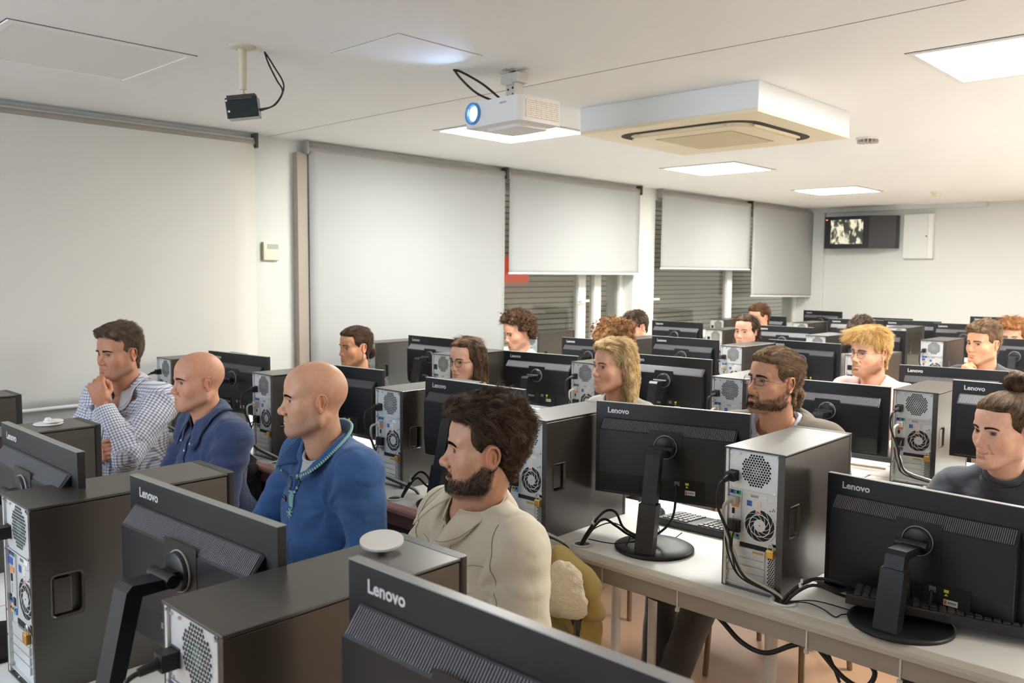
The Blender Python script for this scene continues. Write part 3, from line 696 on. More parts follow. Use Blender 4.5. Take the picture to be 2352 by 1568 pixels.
def chain(pts, rs):
    fs = [cone(pts[i], pts[i+1], rs[i], rs[i+1]) for i in range(len(pts)-1)]
    def f(p):
        d = fs[0](p)
        for g in fs[1:]: d = np.minimum(d, g(p))
        return d
    return f
def boxr(c, h, r, M=None):
    c = V(*c); h = V(*h); M = None if M is None else np.asarray(M, F)
    def f(p):
        q = p-c
        if M is not None: q = q @ M
        q = np.abs(q)-h; return np.sqrt((np.maximum(q, 0)**2).sum(1))+np.minimum(q.max(1), 0)-r
    return f
def plane(c, n):
    c = V(*c); n = V(*nrm(n)); return lambda p: (p-c)@n
def smin(a, b, k):
    if k <= 0: return np.minimum(a, b)
    h = np.clip(.5+.5*(b-a)/k, 0, 1); return b+(a-b)*h-k*h*(1-h)
def smax(a, b, k): return -smin(-a, -b, k)
def build(ops):
    """ops: ('+', prim, k) join, ('-', prim, k) carve, ('&', prim, k) keep"""
    def f(p):
        d = None
        for o, g, k in ops:
            e = g(p)
            if d is None: d = e; continue
            d = smin(d, e, k) if o == '+' else smax(d, -e, k) if o == '-' else smax(d, e, k)
        return d
    return f
def hash3(i):
    n = (i[:, 0].astype(np.int64)*374761393+i[:, 1].astype(np.int64)*668265263+i[:, 2].astype(np.int64)*2147483647) & 0xffffffff
    n = ((n ^ (n >> 13))*1274126177) & 0xffffffff
    return ((n ^ (n >> 16)) & 0xffff).astype(F)/65535
def noise(p, s):
    q = p*s; i = np.floor(q); f_ = q-i; f_ = f_*f_*(3-2*f_); o = 0
    for dx in (0, 1):
        for dy in (0, 1):
            for dz in (0, 1):
                w_ = (f_[:, 0] if dx else 1-f_[:, 0])*(f_[:, 1] if dy else 1-f_[:, 1])*(f_[:, 2] if dz else 1-f_[:, 2])
                o = o+w_*hash3(i+V(dx, dy, dz))
    return o*2-1

def surface(f, lo, hi, h):
    """surface nets on a narrow band; returns verts, quads"""
    lo = np.array(lo, float); hi = np.array(hi, float); K = 4
    n = np.ceil((hi-lo)/(h*K)).astype(int)+1
    g = [lo[a]+np.arange(n[a]+1)*h*K for a in range(3)]
    C = np.stack(np.meshgrid(*g, indexing='ij'), -1).reshape(-1, 3).astype(F)
    d = f(C).reshape([k+1 for k in n])
    N = n*K+1
    act = np.zeros(n, bool); ad = np.abs(d) < h*K*1.35
    for a in (0, 1):
        for b in (0, 1):
            for c in (0, 1): act |= ad[a:a+n[0], b:b+n[1], c:c+n[2]]
    s = d[:-1, :-1, :-1]
    D = np.repeat(np.repeat(np.repeat(np.where(s < 0, -1, 1).astype(F), K, 0), K, 1), K, 2)
    D = np.pad(D, ((0, 1), (0, 1), (0, 1)), mode='edge')
    M = np.zeros(N, bool)
    A = np.repeat(np.repeat(np.repeat(act, K, 0), K, 1), K, 2)
    M[:-1, :-1, :-1] = A; M[1:, :-1, :-1] |= A; M[:-1, 1:, :-1] |= A; M[:-1, :-1, 1:] |= A; M[1:, 1:, :-1] |= A; M[1:, :-1, 1:] |= A; M[:-1, 1:, 1:] |= A; M[1:, 1:, 1:] |= A
    I = np.argwhere(M)
    for k in range(0, len(I), 200000):
        J = I[k:k+200000]; D[J[:, 0], J[:, 1], J[:, 2]] = f((lo+J*h).astype(F))
    S = D < 0
    cell = np.zeros(np.array(N)-1, np.int8)
    for a in (0, 1):
        for b in (0, 1):
            for c in (0, 1): cell += S[a:N[0]-1+a, b:N[1]-1+b, c:N[2]-1+c]
    mk = (cell > 0) & (cell < 8) & A
    ci = np.argwhere(mk); idx = -np.ones(mk.shape, np.int64); idx[mk] = np.arange(len(ci))
    acc = np.zeros((len(ci), 3)); cnt = np.zeros(len(ci))
    cor = [(a, b, c) for a in (0, 1) for b in (0, 1) for c in (0, 1)]
    val = {c: D[ci[:, 0]+c[0], ci[:, 1]+c[1], ci[:, 2]+c[2]] for c in cor}
    for c in cor:
        for ax in range(3):
            if c[ax]: continue
            e = list(c); e[ax] = 1; e = tuple(e); a_, b_ = val[c], val[e]
            x = (a_ < 0) != (b_ < 0); t = a_[x]/(a_[x]-b_[x])
            q = np.tile(np.array(c, float), (x.sum(), 1)); q[:, ax] += t; acc[x] += q; cnt[x] += 1
    vs = lo+(ci+acc/np.maximum(cnt, 1)[:, None])*h
    quads = []
    for ax in range(3):
        o1, o2 = [(1, 2), (2, 0), (0, 1)][ax]
        sl0 = [slice(None)]*3; sl1 = [slice(None)]*3; sl0[ax] = slice(0, -1); sl1[ax] = slice(1, None)
        cr_ = S[tuple(sl0)] != S[tuple(sl1)]
        e = np.argwhere(cr_); e = e[(e[:, o1] > 0) & (e[:, o2] > 0) & (e[:, o1] < N[o1]-1) & (e[:, o2] < N[o2]-1)]
        q = []
        for d1, d2 in ((1, 1), (0, 1), (0, 0), (1, 0)):
            c = e.copy(); c[:, o1] -= d1; c[:, o2] -= d2; q.append(idx[c[:, 0], c[:, 1], c[:, 2]])
        q = np.stack(q, 1); fl = S[e[:, 0], e[:, 1], e[:, 2]]; q[~fl] = q[~fl][:, ::-1]
        quads.append(q[(q >= 0).all(1)])
    return vs, np.concatenate(quads)
def grad(f, p, e=.0008):
    p = p.astype(F); g = np.stack([f(p+V(e, 0, 0))-f(p-V(e, 0, 0)), f(p+V(0, e, 0))-f(p-V(0, e, 0)), f(p+V(0, 0, e))-f(p-V(0, 0, e))], 1)
    return g/(np.linalg.norm(g, axis=1)[:, None]+1e-9)
def np_mesh(name, vs, fs, mats, tone=None, M=None, sm=True):
    """vs Nx3, fs Mx4 (or Mx3) arrays -> mesh"""
    if M is not None: vs = vs @ M[:3, :3].T + M[:3, 3]
    me = bpy.data.meshes.new(name); nv, nf, k = len(vs), len(fs), fs.shape[1]
    me.vertices.add(nv); me.vertices.foreach_set('co', np.ascontiguousarray(vs, F).ravel())
    me.loops.add(nf*k); me.loops.foreach_set('vertex_index', fs.astype(np.int32).ravel())
    me.polygons.add(nf); me.polygons.foreach_set('loop_start', np.arange(0, nf*k, k, dtype=np.int32))
    me.polygons.foreach_set('use_smooth', np.full(nf, sm))
    if tone is not None:
        a = me.color_attributes.new('tone', 'FLOAT_COLOR', 'POINT'); c = np.ones((nv, 4), F); c[:, :3] = tone; a.data.foreach_set('color', c.ravel())
    for m in (mats if isinstance(mats, (list, tuple)) else [mats]): me.materials.append(m)
    me.update(calc_edges=True); me.validate(); return me
def join_np(parts):
    """[(vs, fs, tone)] -> one"""
    V_, Fs, T = [], [], []; b = 0
    for vs, fs, t in parts:
        V_.append(vs); Fs.append(fs+b); T.append(t if t.ndim == 2 else np.tile(t, (len(vs), 1))); b += len(vs)
    return np.concatenate(V_), np.concatenate(Fs), np.concatenate(T)

def strands(roots, dirs, L, seg, r, f, flow, lift, curl, rng, clump=0, tone=(.1, .06, .04), tvar=.4, grav=0):
    """thin tapering tubes growing from roots along flow(p), kept outside f"""
    n = len(roots); p = roots.astype(float).copy(); pts = [p.copy()]; d = dirs.copy()
    ph = rng.random(n)*6.28; st = (L/seg)
    for s in range(seg):
        fl = flow(p); gn = grad(f, p); u = s/seg
        d = d*.35+fl*(.65)+gn*(lift[:, None]*(1-u)**2)
        d[:, 2] -= grav*u
        if curl is not None:
            cu = np.stack([noise((p*1).astype(F), c_) for c_ in (47., 53., 61.)], 1); d = d+curl[:, None]*cu
        d /= np.linalg.norm(d, axis=1)[:, None]+1e-9
        p = p+d*st[:, None]
        v = f(p.astype(F)); mn = .0012+.0008*u; bad = v < mn
        if bad.any(): g2 = grad(f, p[bad]); p[bad] += g2*(mn-v[bad])[:, None]
        pts.append(p.copy())
    Q = np.stack(pts, 1)        # n, seg+1, 3
    T = np.gradient(Q, axis=1); T /= np.linalg.norm(T, axis=2)[..., None]+1e-9
    up = np.array([.3, .2, 1.]); A = np.cross(T, up); A /= np.linalg.norm(A, axis=2)[..., None]+1e-9; B = np.cross(T, A)
    w_ = (1-.75*(np.arange(seg+1)/seg)**1.5)[None, :, None]*np.asarray(r).reshape(-1, 1, 1)
    rings = [Q+w_*(math.cos(a)*A+math.sin(a)*B) for a in (0, 2.094, 4.189)]
    vs = np.stack(rings, 2).reshape(-1, 3)      # n, seg+1, 3 ring
    base = (np.arange(n)[:, None]*(seg+1)*3+np.arange(seg)[None]*3).reshape(-1, 1)
    q = np.concatenate([np.concatenate([base+j, base+(j+1) % 3, base+3+(j+1) % 3, base+3+j], 1) for j in range(3)])
    cl = hash3(np.floor(roots*140).astype(int))*.6+rng.random(n)*.4
    c = np.asarray(tone)[None]*(1+tvar*(cl-.5)*2)[:, None]
    return vs, q, np.repeat(c, (seg+1)*3, 0)
# ================================================================ people
m_skin = vcol_mat('skin', .48, .45, sss=.12, bump=.12, bscale=420)
m_hair = vcol_mat('hair', .5, .35); m_hcap = vcol_mat('hair_mass', .9, .08, bump=.6, bscale=700)
def rotz(a): c, s = math.cos(a), math.sin(a); return np.array([[c, -s, 0], [s, c, 0], [0, 0, 1.]])
def rotx(a): c, s = math.cos(a), math.sin(a); return np.array([[1, 0, 0], [0, c, -s], [0, s, c]])
def roty(a): c, s = math.cos(a), math.sin(a); return np.array([[c, 0, s], [0, 1, 0], [-s, 0, c]])
def face_frame(a):
    """columns: person's right, front, up, for facing angle a (0 = towards -Y, positive turns towards -X)"""
    return np.array([[-math.cos(a), -math.sin(a), 0], [math.sin(a), -math.cos(a), 0], [0, 0, 1.]])

def head_sdf(q):
    """head in its own frame: x right, y front, z up, origin between the eyes' height and the skull middle"""
    g = q.get; jw = g('jaw', 1.); ns = g('nose', 1.); fem = g('fem', 0); sm = g('smile', 0); wd = g('wide', .95); ck = g('cheek', 0); ej = g('eyez', 0)
    ops = []; A = lambda pr, k: ops.append(('+', pr, k)); C = lambda pr, k: ops.append(('-', pr, k))
    A(ell((0, -.014, .030), (.0765*wd, .098, .089)), 0)
    A(ell((0, .030, .046), (.062*wd, .053, .052)), .03)
    A(ell((0, .020, -.030), (.061*wd, .062, .072)), .03)
    A(ell((0, .042, -.062), (.040*jw, .040, .048)), .03)
    for s in (-1, 1):
        A(sph((s*.043*wd, .044, -.030), .0245+ck), .028)
        A(cone((s*.056*jw, -.006, -.062-.004*(1-fem)), (s*.020*jw, .060, -.100), .0155, .0155), .03)
        A(cone((s*.064*wd, .004, -.01), (s*.057*jw, -.004, -.062), .012, .013), .03)
    A(cone((-.009+.003*fem, .0690, -.1010), (.009-.003*fem, .0690, -.1010), .0178-.003*fem), .022)
    A(ell((0, .064, -.066), (.027, .0215, .026)), .022)
    # brow ridge, eye sockets
    for s in (-1, 1):
        A(cone((s*.010, .080, .0165), (s*.044, .066, .019), .0075-.002*fem, .0065), .014)
        C(ell((s*.0310, .0905, -.001), (.0170, .0165, .0118)), .012)
    # nose
    A(cone((0, .0790, .008), (0, .0955, -.0320), .0058*ns, .0084*ns), .010)
    A(sph((0, .0968+.012*(ns-1), -.0362), .0100*ns), .008)
    for s in (-1, 1):
        A(ell((s*.0125*ns, .0885, -.0405), (.0068*ns, .0105, .0075*ns)), .006)
        C(ell((s*.0062*ns, .0935, -.0478), (.0030, .0042, .0036)), .002)
    A(cone((0, .0885, -.0465), (0, .0955, -.0455), .0035), .004)
    C(cone((0, .0935, -.050), (0, .0905, -.058), .0016), .004)
    for s in (-1, 1): C(cone((s*.020, .083, -.044), (s*.030, .071, -.066), .0012, .001), .010)
    # mouth: corners rise with a smile
    zc = -.0695+.0055*sm; xw = .0235+.003*sm; yc = .0745-.001*sm
    for s in (-1, 1):
        A(chain([(0, .0868, -.0640), (s*.008, .0862, -.0632), (s*.017, .0815, -.0668+.002*sm), (s*xw, yc, zc)], [.0042, .0046, .0034, .0015]), .0035)
        A(chain([(0, .0858, -.0752), (s*.010, .0840, -.0748), (s*.018, .0795, -.0718+.003*sm), (s*xw, yc, zc)], [.0058, .0054, .0034, .0015]), .004)
        C(chain([(0, .0925, -.0695), (s*.008, .0912, -.0692), (s*.016, .0870, -.0696+.002*sm), (s*(xw+.001), .0775, zc)], [.0011, .0011, .0011, .0011]), .0025)
    C(ell((0, .0885, -.0865), (.013, .0055, .0040)), .007)
    # ears
    for s in (-1, 1):
        M = rotz(s*R(-28)) @ rotx(R(-12)); cx = V(s*.0790*wd, -.014, -.006)
        P = lambda a, b, c: tuple(cx+(np.array([a*s, b, c]) @ M.T))
        A(ell(P(.002, 0, 0), (.0048, .0165, .029), M), .005)
        C(ell(P(.008, .002, -.004), (.0062, .0095, .0165), M), .003)
        A(chain([P(.003, .010, .004), P(.006, .013, .018), P(.008, .003, .0295), P(.0105, -.012, .024), P(.0115, -.018, .008), P(.009, -.014, -.010), P(.005, -.004, -.024), P(.003, .006, -.028)], [.0026, .003, .0032, .0034, .0032, .0028, .0034, .0040]), .002)
        A(chain([P(.006, -.008, .014), P(.006, -.008, 0), P(.005, -.002, -.014)], [.0022, .0024, .002]), .002)
        A(sph(P(.001, .011, -.005), .0042), .003)
    # eyelids round the eyeballs
    op = g('open', 1.)
    for s in (-1, 1):
        A(sph((s*.0305, .0655, .000+ej), .0142), .0045)
        C(ell((s*.0308, .0790, -.0002+ej), (.0150, .0110, .0050*op), roty(s*R(-5))), .0010)
        A(chain([(s*.0165, .0745, .0040), (s*.0305, .0795, .0078*(.6+.4*op)), (s*.0450, .0700, .0035)], [.0012, .0016, .0012]), .0025)
    return ops
def neck_ops(q, nb, r=.056):
    g = q.get; rr = r*(1-.14*g('fem', 0))*g('neck', 1)
    return [('+', cone((0, -.022, -.045), nb, rr*.98, rr*1.04), .022), ('+', cone((0, .012, -.078), (nb[0], nb[1]+.03, nb[2]+.01), rr*.50, rr*.62), .028),
            ('+', cone((.045, -.035, -.055), (nb[0]+.012, nb[1]+.045, nb[2]-.015), .012, .010), .016), ('+', cone((-.045, -.035, -.055), (nb[0]-.012, nb[1]+.045, nb[2]-.015), .012, .010), .016)]

def skin_tone(v, q, f):
    base = np.array(q.get('skin', (.56, .31, .20)))*np.array([1.05, .93, .84]); n = len(v); c = np.tile(base, (n, 1)); p = v.astype(F)
    def blend(m, col): nonlocal c; m = np.clip(m, 0, 1)[:, None]; c = c*(1-m)+np.array(col)*m
    sm = q.get('smile', 0)
    lip = np.minimum.reduce([chain([(0, .0868, -.0640), (s*.008, .0862, -.0632), (s*.017, .0815, -.0668+.002*sm), (s*.0245, .0745, -.0695+.0055*sm)], [.0042, .0046, .0034, .0012])(p) for s in (-1, 1)]+[chain([(0, .0858, -.0752), (s*.010, .0840, -.0748), (s*.018, .0795, -.0718+.003*sm), (s*.0245, .0745, -.0695+.0055*sm)], [.0058, .0054, .0034, .0012])(p) for s in (-1, 1)])
    blend((.0024-lip)/.0022*.9*(np.abs(v[:, 2]+.069) < .02), q.get('lip', base*np.array([.80, .52, .49])))
    blend(.8*np.exp(-((v[:, 2]+.0695-3.2*sm*.5*np.maximum(0, np.abs(v[:, 0])-.01)**1.0*.4)/.0012)**2)*(np.abs(v[:, 0]) < .024)*(v[:, 1] > .07), base*np.array([.35, .18, .17]))
    blend(.32*np.exp(-((np.abs(v[:, 0])-.042)**2+(v[:, 1]-.06)**2+(v[:, 2]+.032)**2)/.0006), base*np.array([1.1, .72, .66]))
    blend(.35*np.exp(-((v[:, 0])**2+(v[:, 1]-.105)**2+(v[:, 2]+.038)**2)/.0003), base*np.array([1.05, .75, .70]))
    blend(.45*np.exp(-((np.abs(v[:, 0])-.082)**2+(v[:, 1]+.014)**2+(v[:, 2]+.006)**2)/.0007), base*np.array([1.05, .66, .58]))
    blend(.30*np.exp(-((np.abs(v[:, 0])-.031)**2/.00016+(v[:, 2]+.012)**2/.00006)) * (v[:, 1] > .05), base*np.array([.8, .66, .66]))
    blend(.55*np.exp(-((np.abs(v[:, 0])-.031)**2/.00018+(v[:, 2]-.0055)**2/.000006)) * (v[:, 1] > .068), (.06, .035, .03))
    c *= (1+.05*noise(p, 60)+.05*noise(p, 190))[:, None]
    bd = q.get('stubble', 0)
    if bd: blend(bd*beard_mask(v, q)*(.8+.2*noise(p, 700)), q.get('beard_col', (.08, .06, .05)))
    sc = q.get('scalp', 0)
    if sc: blend(sc*np.clip((hair_line(v, q))/.012, 0, 1), q.get('hair', (.1, .07, .05)))
    return c
def sstep(x, a, b): t = np.clip((x-a)/(b-a), 0, 1); return t*t*(3-2*t)
def beard_mask(v, q):
    if q.get('goatee'):
        x, y, z = np.abs(v[:, 0]), v[:, 1], v[:, 2]; g_ = sstep(-.078-z, -.003, .006)*sstep(y, .0, .04)*sstep(z, -.135, -.118); thin = .45*sstep(np.interp(y, [-.02, .0, .03, .07], [.0, -.02, -.055, -.066])-z, -.003, .006)*sstep(y, -.022, -.012)*sstep(z, -.125, -.11)
        mus = np.exp(-(((z+.058+.30*np.maximum(0, x-.012))/.0052)**2))*(x < .030)*(y > .068); lp = (np.abs(z+.0695) < .0075)*(x < .020)*(y > .075)
        return np.clip(np.maximum(np.maximum(g_, thin)*(1-lp), mus), 0, 1)
    x, y, z = np.abs(v[:, 0]), v[:, 1], v[:, 2]
    top = np.interp(y, [-.02, .0, .03, .05, .075, .1], [.0, -.010, -.046, -.062, -.066, -.066])+q.get('btop', 0)*sstep(y, -.01, .01)   # upper edge along the cheek
    m = sstep(top-z, -.006, .012)*sstep(y+.25*(z+.06), -.026, -.008)*sstep(z, -.135, -.118)
    mus = np.exp(-(((z+.0580+.35*np.maximum(0, x-.012))/.0068)**2))*(x < .032)*(y > .066)                     # moustache
    lipz = (np.abs(z+.0685) < .0085)*(x < .021)*(y > .075)
    ear = sstep(np.sqrt((x-.080)**2*.6+(y+.010)**2+((z+.004)*.8)**2), .020, .027)
    return np.clip(np.maximum(m*(1-lipz), mus)*ear, 0, 1)
LINES = {'short': ([-.10, -.08, -.06, -.035, -.01, .02, .045, .065, .085, .1, .13], [-.2, -.066, -.056, -.040, -.004, .034, .046, .066, .078, .11, .2]),
         'reced': ([-.10, -.08, -.06, -.035, -.01, .02, .045, .065, .085, .1, .13], [-.2, -.066, -.056, -.040, -.004, .030, .026, .030, .060, .07, .2]),
         'long': ([-.15, -.10, -.06, -.035, -.01, .02, .045, .065, .085, .1, .13], [-.02, -.01, -.006, .004, .020, .040, .052, .068, .078, .11, .2]),
         'up': ([-.10, -.08, -.06, -.035, -.01, .02, .045, .065, .085, .1, .13], [-.2, -.06, -.048, -.030, .002, .034, .048, .062, .074, .09, .2])}
def hair_line(v, q):
    """>0 inside the hair-bearing scalp (metres, roughly)"""
    zs, ys = LINES[q.get('line', 'short')]; x = np.abs(v[:, 0])
    yl = np.interp(v[:, 2], zs, ys)+q.get('hairline', 0)
    d = (yl-v[:, 1])*.8
    mid = (v[:, 2]-(.076-q.get('fringe', 0)-.0))+.9*np.maximum(0, .03-x)*0
    front = np.where(v[:, 1] > .04, np.minimum(d+.02, v[:, 2]-q.get('frontz', .068)+x*q.get('frontx', .1)), d)
    ear = np.sqrt(((np.stack([x-.080, v[:, 1]+.012, (v[:, 2]+.004)*.75], 1))**2).sum(1))-.0235
    return np.minimum(front, ear)
def hair_cap(q, hf):
    """cap of hair: offset of the head surface, thickness by region"""
    top, side, back = q.get('vol', (.022, .008, .014)); fr = q.get('frontvol', 0)
    def f(p):
        v = p.astype(float); z = v[:, 2]; w_ = sstep(z-.55*np.abs(v[:, 0]), .020, .082); b = sstep(-v[:, 1], -.0, .07)
        t = side+(top-side)*w_; t = t+(back-side)*b*(1-w_)+fr*np.exp(-((v[:, 1]-.075)**2+(z-.105)**2)/.0016)
        m = hair_line(v, q); t = t*sstep(m, -.002, .016)-.0045*(1-sstep(m, -.008, .002))
        ws = q.get('wave', .3); fq = q.get('wfreq', 60)
        gr_ = noise(np.stack([p[:, 0]*fq*1.6, p[:, 1]*fq*.45+p[:, 2]*4, p[:, 2]*fq*.8], 1), 1.)
        t = t*(1+ws*gr_+.18*noise(p, 130))
        return (hf(p)-t).astype(F)
    return f

def hand_parts(side, curl=.5, spread=.08, thumb=.5, flat=False):
    """hand in own frame: wrist at 0, fingers along +Y, palm faces -Z, thumb on side*X (side=-1: thumb to -X).  returns ops"""
    ops = [('+', boxr((0, .048, -.002), (.026, .034, .004), .0115), 0), ('+', cone((0, -.02, 0), (0, .02, 0), .024, .026), .015),
           ('+', ell((side*.020, .030, -.010), (.016, .028, .014)), .012), ('+', ell((-side*.022, .035, -.009), (.012, .03, .012)), .010)]
    xs = [.030, .0105, -.0095, -.0285]; ln = [.072, .080, .074, .058]; rr = [.0092, .0095, .0090, .0080]; y0 = [.082, .087, .083, .073]
    for i in range(4):
        c = curl[i] if hasattr(curl, '__len__') else curl; x = side*xs[i]; p = np.array([x, y0[i], 0.]); a = -c*.9; sp = -side*(i-1.5)*spread
        pts = [np.array([x, y0[i]-.03, 0.]), p]; 
        for k, fr in enumerate((.45, .31, .24)):
            L = ln[i]*fr; d = np.array([math.sin(-sp)*math.cos(a), math.cos(sp)*math.cos(a), math.sin(a)]); p = p+d*L; pts.append(p); a -= c*(1.35 if k == 0 else 1.0)
        ops.append(('+', chain(pts, [rr[i]*1.12, rr[i]*1.10, rr[i], rr[i]*.92, rr[i]*.82]), .0055))
        ops.append(('+', sph(tuple(pts[1]+np.array([0, 0, .002])), rr[i]*1.1), .004))
    t = thumb; p0 = np.array([side*.020, .018, -.008]); p1 = p0+np.array([side*.022, .024, -.012*(1+t)]); p2 = p1+np.array([side*(.016-.022*t), .026, -.008-.010*t]); p3 = p2+np.array([side*(.006-.018*t), .022, -.004-.008*t])
    ops.append(('+', chain([p0, p1, p2, p3], [.0145, .0118, .0102, .0085]), .009))
    return ops
def xf(f, M, o):
    """evaluate f in a local frame: M columns are the local axes, o its origin"""
    M = np.asarray(M, F); o = V(*o); return lambda p: f(((p-o) @ M).astype(F))
def frame_from(yv, zv):
    y = nrm(yv); z = np.asarray(zv, float); z = nrm(z-y*(z@y)); x = np.cross(y, z); return np.stack([x, y, z], 1)

m_eyew = mat('eye_white', (.24, .21, .20), .5)
def eye_mesh(iris):
    mb = MB(); pr = []
    for i in range(15): a = math.pi*i/14; pr.append((.0126*math.sin(a), .0126*math.cos(a)))
    def band(lo, hi, mi):
        P = []
        for i in range(7):
            a = lo+(hi-lo)*i/6; P.append([(.0126*math.sin(a)*math.cos(t), .0126*math.cos(a)+(.0006 if a < .5 else 0), .0126*math.sin(a)*math.sin(t)) for t in [2*math.pi*j/20 for j in range(20)]])
        mb.grid(P, mi, None, True, True)
    band(0.001, .20, 2); band(.20, .54, 1); band(.54, 3.1, 0)
    return mesh_of(mb, 'eye', [m_eyew, mat('iris_'+('%.2f_%.2f' % (iris[0], iris[2])), iris, .3, coat=.2), mat('pupil', (.01, .01, .01), .05)])

def fabric(name, col, bump=.5, bscale=500, rough=.85, var=.06, sheen=.2):
    return mat(name, col, rough, bump=bump, bscale=bscale, var=var, vscale=14, sheen=sheen, bdist=.0012)
def check_mat():
    m = mat('gingham_cotton', (.7, .72, .76), .85, sheen=.2); nt = m.node_tree; b = nt.nodes['Principled BSDF']
    a = nt.nodes.new('ShaderNodeAttribute'); a.attribute_name = 'weave'
    sp = nt.nodes.new('ShaderNodeSeparateXYZ'); nt.links.new(a.outputs['Vector'], sp.inputs[0]); outs = []
    for k in (0, 1):
        s = nt.nodes.new('ShaderNodeMath'); s.operation = 'MULTIPLY'; s.inputs[1].default_value = 2*math.pi/.0130
        nt.links.new(sp.outputs[k], s.inputs[0]); c = nt.nodes.new('ShaderNodeMath'); c.operation = 'SINE'; nt.links.new(s.outputs[0], c.inputs[0])
        g = nt.nodes.new('ShaderNodeMath'); g.operation = 'GREATER_THAN'; g.inputs[1].default_value = .35; nt.links.new(c.outputs[0], g.inputs[0]); outs.append(g)
    ad = nt.nodes.new('ShaderNodeMath'); ad.operation = 'ADD'; nt.links.new(outs[0].outputs[0], ad.inputs[0]); nt.links.new(outs[1].outputs[0], ad.inputs[1])
    cr = nt.nodes.new('ShaderNodeValToRGB'); cr.color_ramp.interpolation = 'CONSTANT'; cr.color_ramp.elements[0].color = (.78, .79, .82, 1)
    cr.color_ramp.elements[1].position = .3; cr.color_ramp.elements[1].color = (.40, .42, .52, 1); e = cr.color_ramp.elements.new(.75); e.color = (.13, .14, .24, 1)
    h = nt.nodes.new('ShaderNodeMath'); h.operation = 'MULTIPLY'; h.inputs[1].default_value = .5; nt.links.new(ad.outputs[0], h.inputs[0])
    nt.links.new(h.outputs[0], cr.inputs[0]); nt.links.new(cr.outputs[0], b.inputs['Base Color']); return m

